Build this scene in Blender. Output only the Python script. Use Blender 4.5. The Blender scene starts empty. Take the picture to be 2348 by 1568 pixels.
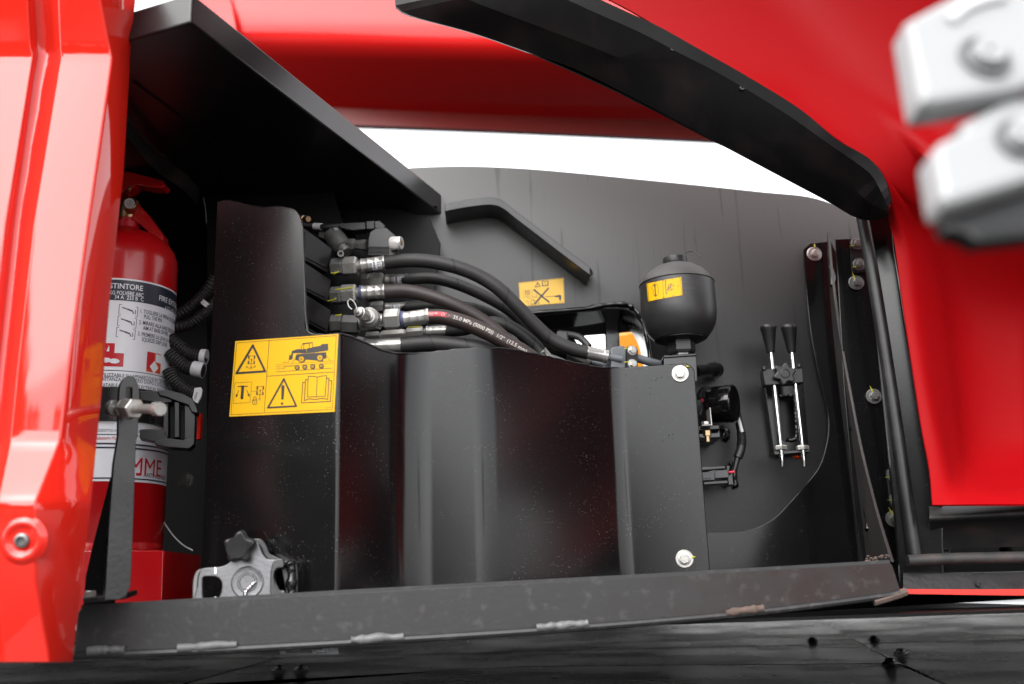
import bpy, bmesh, math, random
from mathutils import Vector, Matrix
random.seed(7)
S = bpy.context.scene
COL = S.collection
V = Vector
# ---------------------------------------------------------------- camera
F, CX, CY = 2281.8, 1173.5, 784.0          # 35 mm lens on a 2347 px wide frame
PITCH, ROLL = math.radians(14.14), math.radians(1.82)
CAM = V((0, 0, 1.6))
fwd = V((0, math.cos(PITCH), math.sin(PITCH)))
r0, u0 = V((1, 0, 0)), V((0, -math.sin(PITCH), math.cos(PITCH)))
rgt = r0*math.cos(ROLL) - u0*math.sin(ROLL)
upv = u0*math.cos(ROLL) + r0*math.sin(ROLL)
cd = bpy.data.cameras.new('camera'); cam = bpy.data.objects.new('camera', cd); COL.objects.link(cam)
cam.matrix_world = Matrix(((rgt.x, upv.x, -fwd.x, CAM.x), (rgt.y, upv.y, -fwd.y, CAM.y), (rgt.z, upv.z, -fwd.z, CAM.z), (0, 0, 0, 1)))
cd.lens = 35; cd.sensor_width = 36; cd.clip_start = 0.02; cd.clip_end = 500
cd.dof.use_dof = True; cd.dof.focus_distance = 1.40; cd.dof.aperture_fstop = 3.4
S.camera = cam
# ---------------------------------------------------------------- world, sun, exposure
SUN_EL, SUN_AZ = math.radians(46), math.radians(212)
w = bpy.data.worlds.new('World'); S.world = w; w.use_nodes = True
nt = w.node_tree; nt.nodes.clear()
sky = nt.nodes.new('ShaderNodeTexSky'); sky.sky_type = 'NISHITA'; sky.sun_disc = False
sky.sun_elevation = SUN_EL; sky.sun_rotation = SUN_AZ; sky.air_density = 1.0; sky.dust_density = 1.5; sky.ozone_density = 1.0
hs = nt.nodes.new('ShaderNodeHueSaturation'); hs.inputs['Saturation'].default_value = 0.08
bg = nt.nodes.new('ShaderNodeBackground'); bg.inputs['Strength'].default_value = 0.15
wo = nt.nodes.new('ShaderNodeOutputWorld')
nt.links.new(sky.outputs[0], hs.inputs['Color']); nt.links.new(hs.outputs[0], bg.inputs[0]); nt.links.new(bg.outputs[0], wo.inputs[0])
sl = bpy.data.lights.new('sun', 'SUN'); so = bpy.data.objects.new('sun', sl); COL.objects.link(so)
sl.energy = 1.1; sl.angle = math.radians(70); sl.color = (1, 0.97, 0.93)
sd = V((math.sin(SUN_AZ)*math.cos(SUN_EL), math.cos(SUN_AZ)*math.cos(SUN_EL), math.sin(SUN_EL)))
so.rotation_euler = sd.to_track_quat('Z', 'Y').to_euler()
S.view_settings.view_transform = 'Standard'; S.view_settings.look = 'None'
S.view_settings.exposure = 1.95; S.view_settings.gamma = 1
S.cycles.max_bounces = 8; S.cycles.glossy_bounces = 5; S.cycles.use_denoising = True

# ---------------------------------------------------------------- picture ray helpers
def ray(px, py): return (fwd + rgt*((px-CX)/F) + upv*((CY-py)/F))
def W(px, py, y):
    d = ray(px, py); return CAM + d*(y/d.y)
def Wz(px, py, z):
    d = ray(px, py); return CAM + d*((z-CAM.z)/d.z)
def proj(p):
    q = p - CAM; k = q.dot(fwd); return CX + F*q.dot(rgt)/k, CY - F*q.dot(upv)/k
def sc(y): return y/F*1.03     # metres per picture unit at depth y

class Plane:
    """a plane in the place: o origin, u right, v up, n towards the viewer"""
    def __init__(s, o, u=V((1, 0, 0)), v=V((0, 0, 1))):
        s.o = V(o); s.u = V(u).normalized(); s.n = s.u.cross(V(v)).normalized()
        s.v = s.n.cross(s.u).normalized()
    def hit(s, px, py):
        d = ray(px, py); return CAM + d*((s.o-CAM).dot(s.n)/d.dot(s.n))
    def uv(s, px, py):
        q = s.hit(px, py) - s.o; return (q.dot(s.u), q.dot(s.v))
    def mat(s, px=None, py=None, lift=0, rot=0):
        o = (s.hit(px, py) if px is not None else s.o) + s.n*lift
        m = Matrix(((s.u.x, s.v.x, s.n.x, o.x), (s.u.y, s.v.y, s.n.y, o.y), (s.u.z, s.v.z, s.n.z, o.z), (0, 0, 0, 1)))
        return m @ Matrix.Rotation(rot, 4, 'Z')
def front(y): return Plane((0, y, 1.6))
def through(a, b, up=V((0, 0, 1))): return Plane(a, (b-a), up)

# ---------------------------------------------------------------- objects
WM = {}
def root(name, label, cat, loc, group=None):
    o = bpy.data.objects.new(name, None); COL.objects.link(o); o.location = loc
    o.empty_display_size = 0.02
    o['label'] = label; o['category'] = cat
    if group: o['group'] = group
    WM[o] = Matrix.Translation(V(loc)); return o
def link(name, me, m=None, parent=None, M=Matrix.Identity(4)):
    o = bpy.data.objects.new(name, me); COL.objects.link(o)
    if m is not None and me is not None and len(me.materials) == 0: me.materials.append(m)
    if parent is not None:
        o.parent = parent; o.matrix_basis = WM[parent].inverted() @ M
    else: o.matrix_basis = M
    WM[o] = M.copy(); return o
def tag(o, label, cat, group=None):
    o['label'] = label; o['category'] = cat
    if group: o['group'] = group
    return o
def struct(o): o['kind'] = 'structure'; return o
def bev(o, wd=0.0015, seg=2, ang=35):
    b = o.modifiers.new('bevel', 'BEVEL'); b.width = wd; b.segments = seg; b.limit_method = 'ANGLE'; b.angle_limit = math.radians(ang)
    return o
def solid(o, t, off=-1):
    me = o.data; me.update(); nv = len(me.vertices)
    no = [v.normal.copy() for v in me.vertices]; co = [v.co.copy() for v in me.vertices]
    a, c = (0, -t) if off < 0 else ((t/2, -t/2) if off == 0 else (t, 0))
    vs = [tuple(p+n*a) for p, n in zip(co, no)]+[tuple(p+n*c) for p, n in zip(co, no)]
    fs = [tuple(f.vertices) for f in me.polygons]; cnt = {}
    for f in fs:
        for i in range(len(f)):
            e = (f[i], f[(i+1) % len(f)]); k = (min(e), max(e)); cnt.setdefault(k, []).append(e)
    rim = [(e[0][1], e[0][0], e[0][0]+nv, e[0][1]+nv) for e in cnt.values() if len(e) == 1]
    m2 = bpy.data.meshes.new(me.name); m2.from_pydata(vs, [], fs+[tuple(i+nv for i in f)[::-1] for f in fs]+rim)
    for m in me.materials: m2.materials.append(m)
    m2.polygons.foreach_set('use_smooth', [True]*len(m2.polygons)); m2.update(); m2.set_sharp_from_angle(angle=math.radians(50)); o.data = m2
    return o

class MB:
    def __init__(s): s.v = []; s.f = []; s.m = []; s.pl = False
    def add(s, vs, fs, M=None, mi=0):
        k = len(s.v)
        s.v += [tuple((M @ V(v)) if M is not None else v) for v in vs]
        s.f += [tuple(i+k for i in f) for f in fs]; s.m += [mi]*len(fs); return s
    def box(s, sx, sy, sz, M=Matrix.Identity(4), mi=0):
        a, b, c = sx/2, sy/2, sz/2
        vs = [(x, y, z) for x in (-a, a) for y in (-b, b) for z in (-c, c)]
        return s.add(vs, [(0, 1, 3, 2), (4, 6, 7, 5), (0, 4, 5, 1), (2, 3, 7, 6), (0, 2, 6, 4), (1, 5, 7, 3)], M, mi)
    def lathe(s, prof, M=Matrix.Identity(4), seg=32, mi=0, ph=0, fn=None):
        vs, fs = [], []
        n = len(prof)
        for (r, h) in prof:
            for k in range(seg):
                a = 2*math.pi*k/seg + ph; rr = r*(fn(a) if fn else 1)
                vs.append((rr*math.cos(a), rr*math.sin(a), h))
        for i in range(n-1):
            for k in range(seg):
                k2 = (k+1) % seg; fs.append((i*seg+k, i*seg+k2, (i+1)*seg+k2, (i+1)*seg+k))
        fs.append(tuple(range(seg))[::-1]); fs.append(tuple((n-1)*seg+k for k in range(seg)))
        if prof[-1][1] < prof[0][1]: fs = [f[::-1] for f in fs]
        return s.add(vs, fs, M, mi)
    def tube(s, pts, rad, seg=14, sub=8, mi=0, smooth=True, rfn=None, squash=None, cap=True):
        P = catmull(pts, sub) if smooth and len(pts) > 2 else resample(pts, sub)
        n = len(P); R = rad if callable(rad) else (lambda t: rad)
        T = [(P[min(i+1, n-1)]-P[max(i-1, 0)]).normalized() for i in range(n)]
        nn = T[0].orthogonal().normalized(); vs, fs = [], []
        for i in range(n):
            nn = (nn - T[i]*nn.dot(T[i])).normalized(); bb = T[i].cross(nn)
            r = R(i/(n-1)) * (rfn(i) if rfn else 1)
            for k in range(seg):
                a = 2*math.pi*k/seg; vs.append(tuple(P[i] + nn*r*math.cos(a) + bb*r*math.sin(a)))
        for i in range(n-1):
            for k in range(seg):
                k2 = (k+1) % seg; fs.append((i*seg+k, i*seg+k2, (i+1)*seg+k2, (i+1)*seg+k))
        if cap: fs.append(tuple(range(seg))[::-1]); fs.append(tuple((n-1)*seg+k for k in range(seg)))
        return s.add(vs, fs, None, mi)
    def poly(s, outer, th, holes=(), bevel=0.0, M=Matrix.Identity(4), mi=0):
        """flat outline in the XY plane, its face at z=0 and its thickness behind it"""
        me = poly_mesh(outer, holes, th, bevel); s.pl = True
        s.add([tuple(v.co) for v in me.vertices], [tuple(p.vertices) for p in me.polygons], M, mi)
        bpy.data.meshes.remove(me); return s
    def me(s, name, mats=None, smooth=True, ang=32):
        me = bpy.data.meshes.new(name); me.from_pydata(s.v, [], s.f)
        if mats:
            for m in mats: me.materials.append(m)
            me.polygons.foreach_set('material_index', s.m)
        if smooth:
            me.polygons.foreach_set('use_smooth', [True]*len(s.f)); me.update()
            me.set_sharp_from_angle(angle=math.radians(min(ang, 19) if s.pl else ang))
        me.update(); return me
    def link(s, name, m, parent=None, M=Matrix.Identity(4), smooth=True, ang=32):
        ms = m if isinstance(m, (list, tuple)) else [m]
        # origin at the middle of the piece
        return link(name, s.me(name, ms, smooth, ang), None, parent, M)
def catmull(pts, sub):
    P = [V(p) for p in pts]; out = []
    for i in range(len(P)-1):
        a, b, c, d = P[max(i-1, 0)], P[i], P[i+1], P[min(i+2, len(P)-1)]
        for k in range(sub):
            t = k/sub
            out.append(0.5*((2*b) + (c-a)*t + (2*a-5*b+4*c-d)*t*t + (3*b-a-3*c+d)*t**3))
    out.append(P[-1]); return out
def resample(pts, n):
    P = [V(p) for p in pts]; out = []
    for i in range(len(P)-1):
        for k in range(n): out.append(P[i].lerp(P[i+1], k/n))
    out.append(P[-1]); return out
def cat2(pts, sub=6, closed=False):
    P = [V((p[0], p[1], 0)) for p in pts]
    if closed:
        n = len(P); out = []
        for i in range(n):
            a, b, c, d = P[i-1], P[i], P[(i+1) % n], P[(i+2) % n]
            for k in range(sub):
                t = k/sub; q = 0.5*((2*b) + (c-a)*t + (2*a-5*b+4*c-d)*t*t + (3*b-a-3*c+d)*t**3); out.append((q.x, q.y))
        return out
    return [(q.x, q.y) for q in catmull(P, sub)]
def fillet(pts, r, seg=6, closed=True):
    out = []; n = len(pts)
    for i in range(n):
        p = V(pts[i][:2])
        rr = r if not isinstance(r, (list, tuple)) else r[i]
        if (not closed and i in (0, n-1)) or rr <= 0: out.append(tuple(p)); continue
        a, b = V(pts[i-1][:2]), V(pts[(i+1) % n][:2])
        da, db = (a-p), (b-p); la, lb = da.length, db.length; da.normalize(); db.normalize()
        ang = da.angle(db, math.pi)
        if ang > math.pi-0.02: out.append(tuple(p)); continue
        t = min(rr/math.tan(ang/2), la*0.48, lb*0.48)
        s_, e_ = p+da*t, p+db*t
        for k in range(seg+1):
            q = k/seg; out.append(tuple(s_*(1-q)**2 + p*2*q*(1-q) + e_*q*q))
    return out
def poly_mesh(outer, holes=(), th=0.004, bevel=0.0):
    cu = bpy.data.curves.new('c', 'CURVE'); cu.dimensions = '2D'; cu.fill_mode = 'BOTH'
    for ring in [outer]+list(holes):
        sp = cu.splines.new('POLY'); sp.points.add(len(ring)-1); sp.use_cyclic_u = True
        for i, p in enumerate(ring): sp.points[i].co = (p[0], p[1], 0, 1)
    cu.extrude = max(th/2-bevel, 0.0); cu.bevel_depth = bevel; cu.bevel_resolution = 1
    if bevel: cu.offset = -bevel
    ob = bpy.data.objects.new('c', cu); me = bpy.data.meshes.new_from_object(ob)
    for v in me.vertices: v.co.z -= th/2
    bpy.data.objects.remove(ob); bpy.data.curves.remove(cu); return me
_tc = {}
def text2d(s, off=0.0):
    if (s, off) in _tc: return _tc[(s, off)]
    cu = bpy.data.curves.new('t', 'FONT'); cu.body = s; cu.size = 1.4; cu.offset = off; cu.resolution_u = 3
    ob = bpy.data.objects.new('t', cu); me = bpy.data.meshes.new_from_object(ob)
    r = ([(v.co.x, v.co.y) for v in me.vertices], [tuple(p.vertices) for p in me.polygons])
    bpy.data.objects.remove(ob); bpy.data.curves.remove(cu); bpy.data.meshes.remove(me)
    _tc[(s, off)] = r; return r

class Art:
    """flat print: shapes in art coordinates laid on a surface by a mapping function"""
    def __init__(s, fn): s.fn = fn; s.b = MB()
    def poly(s, pts, mi, lift=1, holes=(), div=0):
        me = poly_mesh(pts, holes, 0, 0)
        if div:
            bm = bmesh.new(); bm.from_mesh(me)
            bmesh.ops.subdivide_edges(bm, edges=[e for e in bm.edges if e.calc_length() > div], cuts=8, use_grid_fill=True)
            bmesh.ops.triangulate(bm, faces=bm.faces); bm.to_mesh(me); bm.free()
        s.b.add([tuple(s.fn(v.co.x, v.co.y, lift)) for v in me.vertices], [tuple(p.vertices) for p in me.polygons], None, mi)
        bpy.data.meshes.remove(me)
    def grid(s, x0, y0, x1, y1, mi, lift=1, n=16, m=1):
        if m > 1:
            for j in range(m): s.grid(x0, y0+(y1-y0)*j/m, x1, y0+(y1-y0)*(j+1)/m, mi, lift, n)
            return
        vs, fs = [], []
        for i in range(n+1):
            x = x0+(x1-x0)*i/n; vs += [tuple(s.fn(x, y0, lift)), tuple(s.fn(x, y1, lift))]
        for i in range(n): fs.append((2*i, 2*i+2, 2*i+3, 2*i+1))
        s.b.add(vs, fs, None, mi)
    def line(s, pts, wd, mi, lift=2, closed=False):
        P = [V(p) for p in pts]; n = len(P)
        if closed: P.append(P[0]); n += 1
        for i in range(n-1):
            a, b = P[i], P[i+1]; d = (b-a)
            if d.length < 1e-9: continue
            d.normalize(); q = V((-d.y, d.x))*wd/2; e = d*wd*0.35
            c = [a-e+q, b+e+q, b+e-q, a-e-q]
            s.b.add([tuple(s.fn(p.x, p.y, lift)) for p in c], [(0, 1, 2, 3)], None, mi)
    def disc(s, x, y, r, mi, lift=2, ri=0, n=24, ry=None):
        ry = ry or r; k = ry/r; vs = []; fs = []
        for i in range(n):
            a = 2*math.pi*i/n
            vs += [tuple(s.fn(x+r*math.cos(a), y+ry*math.sin(a), lift)), tuple(s.fn(x+ri*math.cos(a), y+ri*k*math.sin(a), lift))]
        for i in range(n):
            j = (i+1) % n; fs.append((2*i, 2*j, 2*j+1, 2*i+1))
        s.b.add(vs, fs, None, mi)
    def text(s, t, x, y, h, mi, lift=2, dx=(1, 0), width=None, off=0.0, dy=None):
        """x,y baseline start; dx direction; y of art grows downward when dy is given as the down vector"""
        vs, fs = text2d(t, off)
        if not vs: return
        xm = max(v[0] for v in vs); k = (width/xm) if width else h
        D = V(dx).normalized(); U = V(dy).normalized() if dy else V((-D.y, D.x))
        out = []
        for v in vs:
            p = V((x, y)) + D*v[0]*k + U*v[1]*h; out.append(tuple(s.fn(p.x, p.y, lift)))
        s.b.add(out, fs, None, mi)
    def link(s, name, mats, parent=None): return s.b.link(name, mats, parent, smooth=False)
def loft(rows, n=24, sub=5, smooth_across=False):
    """rows of 3-D points -> one surface"""
    R = []
    for r in rows:
        c = catmull(r, 12) if len(r) > 2 else resample(r, 24)
        L = [0]
        for i in range(1, len(c)): L.append(L[-1]+(c[i]-c[i-1]).length)
        o = []; j = 0
        for k in range(n+1):
            t = L[-1]*k/n
            while j < len(L)-2 and L[j+1] < t: j += 1
            q = (t-L[j])/max(L[j+1]-L[j], 1e-9); o.append(c[j].lerp(c[j+1], min(max(q, 0), 1)))
        R.append(o)
    if smooth_across:
        cols = [catmull([r[k] for r in R], sub) for k in range(n+1)]
        R = [[c[i] for c in cols] for i in range(len(cols[0]))]
    b = MB(); m = len(R)
    b.add([tuple(p) for r in R for p in r], [(i*(n+1)+k, (i+1)*(n+1)+k, (i+1)*(n+1)+k+1, i*(n+1)+k+1) for i in range(m-1) for k in range(n)])
    return b
def frame_to(a, b):
    """matrix with Z from a to b"""
    d = (b-a).normalized(); q = d.to_track_quat('Z', 'Y').to_matrix().to_4x4(); return Matrix.Translation(a) @ q

# ---------------------------------------------------------------- materials
def lin(c): return tuple((x/255/12.92 if x/255 <= 0.04045 else ((x/255+0.055)/1.055)**2.4) for x in c)
def mat(name, col, rough=0.5, metal=0.0, bump=0.0, bscale=200, var=0.0, vscale=8, speck=0.0, spscale=260, speccol=(0.3, 0.28, 0.26),
        rvar=0.0, spec=0.5, coat=0.0, smear=0.0, stretch=(1, 1, 1), trans=0.0, dist=0.0006):
    m = bpy.data.materials.new(name); m.use_nodes = True; t = m.node_tree; N = t.nodes; L = t.links
    p = N['Principled BSDF']; p.inputs['Base Color'].default_value = (*col, 1); p.inputs['Roughness'].default_value = rough
    p.inputs['Metallic'].default_value = metal; p.inputs['Specular IOR Level'].default_value = spec
    p.inputs['Coat Weight'].default_value = coat; p.inputs['Coat Roughness'].default_value = 0.03
    if trans: p.inputs['Transmission Weight'].default_value = trans
    tc = N.new('ShaderNodeTexCoord'); mp = N.new('ShaderNodeMapping'); L.new(tc.outputs['Object'], mp.inputs[0]); mp.inputs['Scale'].default_value = stretch
    def noise(s, d=4):
        n = N.new('ShaderNodeTexNoise'); n.inputs['Scale'].default_value = s; n.inputs['Detail'].default_value = d; L.new(mp.outputs[0], n.inputs['Vector']); return n
    cur = None
    if var:
        n = noise(vscale, 6); r = N.new('ShaderNodeMapRange'); r.inputs[1].default_value = 0.3; r.inputs[2].default_value = 0.7
        r.inputs[3].default_value = 1-var; r.inputs[4].default_value = 1+var; L.new(n.outputs[0], r.inputs[0])
        x = N.new('ShaderNodeVectorMath'); x.operation = 'SCALE'; x.inputs[0].default_value = col; L.new(r.outputs[0], x.inputs['Scale']); cur = x.outputs[0]
    if smear:      # dusty film in cloudy patches
        n = noise(14, 8); r = N.new('ShaderNodeMapRange'); r.inputs[1].default_value = 0.48; r.inputs[2].default_value = 0.75; r.inputs[4].default_value = smear
        L.new(n.outputs[0], r.inputs[0]); x = N.new('ShaderNodeMix'); x.data_type = 'RGBA'; L.new(r.outputs[0], x.inputs[0])
        if cur: L.new(cur, x.inputs[6])
        else: x.inputs[6].default_value = (*col, 1)
        x.inputs[7].default_value = (*speccol, 1); cur = x.outputs[2]
    if speck:      # dust grains
        vo = N.new('ShaderNodeTexVoronoi'); vo.inputs['Scale'].default_value = spscale; L.new(tc.outputs['Object'], vo.inputs['Vector'])
        n = noise(25, 3); mm = N.new('ShaderNodeMapRange'); mm.inputs[1].default_value = 0.35; mm.inputs[2].default_value = 0.75
        mm.inputs[3].default_value = 0.05*speck; mm.inputs[4].default_value = 0.14*speck; L.new(n.outputs[0], mm.inputs[0])
        sp_ = N.new('ShaderNodeSeparateColor'); L.new(vo.outputs['Color'], sp_.inputs[0])
        mu = N.new('ShaderNodeMath'); mu.operation = 'MULTIPLY'; L.new(mm.outputs[0], mu.inputs[0]); L.new(sp_.outputs[0], mu.inputs[1])
        lt = N.new('ShaderNodeMath'); lt.operation = 'LESS_THAN'; L.new(vo.outputs['Distance'], lt.inputs[0]); L.new(mu.outputs[0], lt.inputs[1])
        m7 = N.new('ShaderNodeMath'); m7.operation = 'MULTIPLY'; m7.inputs[1].default_value = 0.75; L.new(lt.outputs[0], m7.inputs[0])
        x = N.new('ShaderNodeMix'); x.data_type = 'RGBA'; L.new(m7.outputs[0], x.inputs[0])
        if cur: L.new(cur, x.inputs[6])
        else: x.inputs[6].default_value = (*col, 1)
        x.inputs[7].default_value = (*speccol, 1); cur = x.outputs[2]
    if cur: L.new(cur, p.inputs['Base Color'])
    if rvar:
        n = noise(18, 6); r = N.new('ShaderNodeMapRange'); r.inputs[1].default_value = 0.3; r.inputs[2].default_value = 0.7
        r.inputs[3].default_value = max(rough-rvar, 0.02); r.inputs[4].default_value = rough+rvar; L.new(n.outputs[0], r.inputs[0]); L.new(r.outputs[0], p.inputs['Roughness'])
    if bump:
        n = noise(bscale, 3); b = N.new('ShaderNodeBump'); b.inputs['Strength'].default_value = bump; b.inputs['Distance'].default_value = dist
        L.new(n.outputs[0], b.inputs['Height']); L.new(b.outputs[0], p.inputs['Normal'])
    return m
M_ = {}
M_['black'] = mat('black_satin_paint', (0.0035, 0.0035, 0.004), 0.17, speck=1.25, spscale=480, speccol=(0.45, 0.43, 0.41), rvar=0.012, smear=0.0, bump=0.035, bscale=350, spec=0.38)
M_['wall'] = mat('black_wall_paint', (0.012, 0.012, 0.0125), 0.32, spec=0.6, speck=0.3, rvar=0.06, bump=0.5, bscale=160, smear=0.004)
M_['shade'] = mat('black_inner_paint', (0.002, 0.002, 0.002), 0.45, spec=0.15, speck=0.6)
M_['roof'] = mat('black_roof_paint', (0.004, 0.004, 0.0045), 0.3, speck=0.5, bump=0.1, smear=0.07, speccol=(0.2, 0.12, 0.12))  # reddish smear paints in the red hood mirrored by the roof lip
M_['plastic'] = mat('black_plastic', (0.008, 0.008, 0.0085), 0.36, spec=0.4, bump=0.15, bscale=900, smear=0.04, rvar=0.06)
M_['gloss'] = mat('black_gloss_paint', (0.003, 0.003, 0.003), 0.13, bump=0.3, bscale=60, dist=0.001)
M_['rubber'] = mat('hose_rubber', (0.014, 0.013, 0.013), 0.55, bump=0.35, bscale=900, smear=0.06, var=0.15, speccol=(0.14, 0.12, 0.11))
M_['rubber_brown'] = mat('hose_rubber_brown', (0.022, 0.015, 0.014), 0.5, bump=0.3, bscale=900, smear=0.12, speccol=(0.16, 0.1, 0.08))
M_['seal'] = mat('seal_rubber', (0.007, 0.007, 0.0075), 0.38, smear=0.05, bump=0.1)
M_['zinc'] = mat('zinc_plating', (0.42, 0.41, 0.39), 0.34, 0.7, rvar=0.1, bump=0.15, bscale=300, var=0.15, vscale=60)
M_['zinc_dark'] = mat('dark_zinc_plating', (0.17, 0.17, 0.165), 0.4, 0.6, rvar=0.1, var=0.2, vscale=80)
M_['ferrule'] = mat('crimped_steel', (0.48, 0.47, 0.45), 0.33, 0.75, rvar=0.1, bump=0.4, bscale=90, var=0.12, vscale=80)
M_['chrome'] = mat('chrome', (0.8, 0.8, 0.8), 0.1, 1.0)
M_['cast'] = mat('cast_steel', (0.13, 0.13, 0.135), 0.36, 0.9, rvar=0.1, bump=0.35, bscale=250, var=0.15, vscale=30)
M_['alu'] = mat('knurled_aluminium', (0.75, 0.74, 0.72), 0.35, 0.7, bump=0.2)
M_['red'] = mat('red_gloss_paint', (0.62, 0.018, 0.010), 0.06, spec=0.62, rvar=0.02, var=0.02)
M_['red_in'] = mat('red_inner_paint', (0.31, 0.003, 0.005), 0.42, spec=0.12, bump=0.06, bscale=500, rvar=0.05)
M_['red_ext'] = mat('red_extinguisher_paint', (0.50, 0.003, 0.006), 0.28, coat=0.3, smear=0.04, speccol=(0.5, 0.3, 0.25))
M_['red_boom'] = mat('red_boom_paint', (0.60, 0.010, 0.009), 0.2, coat=0.2, spec=0.35)
M_['flange'] = mat('red_flange_mirror_tint', (0.22, 0.02, 0.015), 0.12, coat=1.0)  # dull brown red stands in for trees and sky mirrored in the flange
M_['sillweld'] = mat('scuffed_grey_weld', (0.11, 0.11, 0.112), 0.5, bump=0.4, bscale=200, var=0.3, vscale=50)
M_['findust'] = mat('dusty_fin_paint', (0.016, 0.013, 0.013), 0.45, smear=0.12, speccol=(0.14, 0.10, 0.09), speck=1.6)
M_['dusty'] = mat('dusty_black_paint', (0.035, 0.033, 0.032), 0.6, smear=0.15, speck=1)
M_['yellow'] = mat('yellow_sticker', (0.62, 0.34, 0.0), 0.5, spec=0.25, var=0.03)
M_['ink'] = mat('black_print', (0.012, 0.010, 0.008), 0.4)
M_['white'] = mat('white_paint', (0.27, 0.274, 0.28), 0.4)
M_['label'] = mat('white_label', (0.76, 0.76, 0.80), 0.4)
M_['navy'] = mat('navy_print', (0.022, 0.026, 0.045), 0.4)
M_['redink'] = mat('red_print', lin((190, 12, 30)), 0.4)
M_['orangeink'] = mat('orange_print', lin((205, 70, 20)), 0.4)
M_['mark'] = mat('yellow_marker', (0.36, 0.33, 0.01), 0.6)
M_['tape'] = mat('grey_tape', (0.55, 0.55, 0.57), 0.5)
M_['amber'] = mat('amber_paint', (0.50, 0.19, 0.005), 0.3)
M_['brass'] = mat('brass', (0.35, 0.25, 0.14), 0.35, 1.0)
M_['greypaint'] = mat('grey_painted_steel', (0.12, 0.13, 0.14), 0.4, smear=0.1)
M_['dirt'] = mat('dry_mud', (0.085, 0.058, 0.048), 0.9, bump=0.8, bscale=200, var=0.3, vscale=60)
M_['weld'] = mat('painted_weld', (0.012, 0.011, 0.012), 0.35, bump=0.8, bscale=120, smear=0.15)
M_['silverprint'] = mat('silver_print', (0.42, 0.37, 0.34), 0.5)
M_['dimprint'] = mat('dim_grey_print', (0.06, 0.06, 0.06), 0.5)
M_['wirered'] = mat('red_wire', (0.6, 0.02, 0.05), 0.4)
M_['plug'] = mat('grey_plug_plastic', (0.06, 0.058, 0.062), 0.45, smear=0.05)
M_['blue'] = mat('blue_sleeve', (0.06, 0.07, 0.16), 0.5)
# sill paint: grey dust film, brown mud towards the right end
def sill_mat():
    m = mat('sill_dusty_paint', (0.075, 0.076, 0.079), 0.42, spec=0.45, bump=0.3, bscale=160)
    t = m.node_tree; N = t.nodes; L = t.links; p = N['Principled BSDF']
    tc = N.new('ShaderNodeTexCoord'); sx = N.new('ShaderNodeSeparateXYZ'); L.new(tc.outputs['Object'], sx.inputs[0])
    g = N.new('ShaderNodeMapRange'); g.inputs[1].default_value = 0.55; g.inputs[2].default_value = 0.9; L.new(sx.outputs[0], g.inputs[0])
    n = N.new('ShaderNodeTexNoise'); n.inputs['Scale'].default_value = 22; n.inputs['Detail'].default_value = 9; L.new(tc.outputs['Object'], n.inputs['Vector'])
    a = N.new('ShaderNodeMath'); a.operation = 'MULTIPLY_ADD'; L.new(n.outputs[0], a.inputs[0]); a.inputs[1].default_value = 1.3; a.inputs[2].default_value = -0.65
    b = N.new('ShaderNodeMath'); b.operation = 'ADD'; b.use_clamp = True; L.new(a.outputs[0], b.inputs[0]); L.new(g.outputs[0], b.inputs[1])
    x = N.new('ShaderNodeMix'); x.data_type = 'RGBA'; L.new(b.outputs[0], x.inputs[0]); x.inputs[6].default_value = (0.017, 0.0173, 0.0185, 1); x.inputs[7].default_value = (0.018, 0.011, 0.010, 1)
    n2 = N.new('ShaderNodeTexNoise'); n2.inputs['Scale'].default_value = 70; n2.inputs['Detail'].default_value = 6; L.new(tc.outputs['Object'], n2.inputs['Vector'])
    r = N.new('ShaderNodeMapRange'); r.inputs[1].default_value = 0.56; r.inputs[2].default_value = 0.75; r.inputs[4].default_value = 0.5; L.new(n2.outputs[0], r.inputs[0])
    y = N.new('ShaderNodeMix'); y.data_type = 'RGBA'; L.new(r.outputs[0], y.inputs[0]); L.new(x.outputs[2], y.inputs[6]); y.inputs[7].default_value = (0.07, 0.063, 0.06, 1)
    L.new(y.outputs[2], p.inputs['Base Color'])
    q = N.new('ShaderNodeMapRange'); q.inputs[3].default_value = 0.38; q.inputs[4].default_value = 0.8; L.new(b.outputs[0], q.inputs[0]); L.new(q.outputs[0], p.inputs['Roughness'])
    return m
M_['sill'] = sill_mat()
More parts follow.
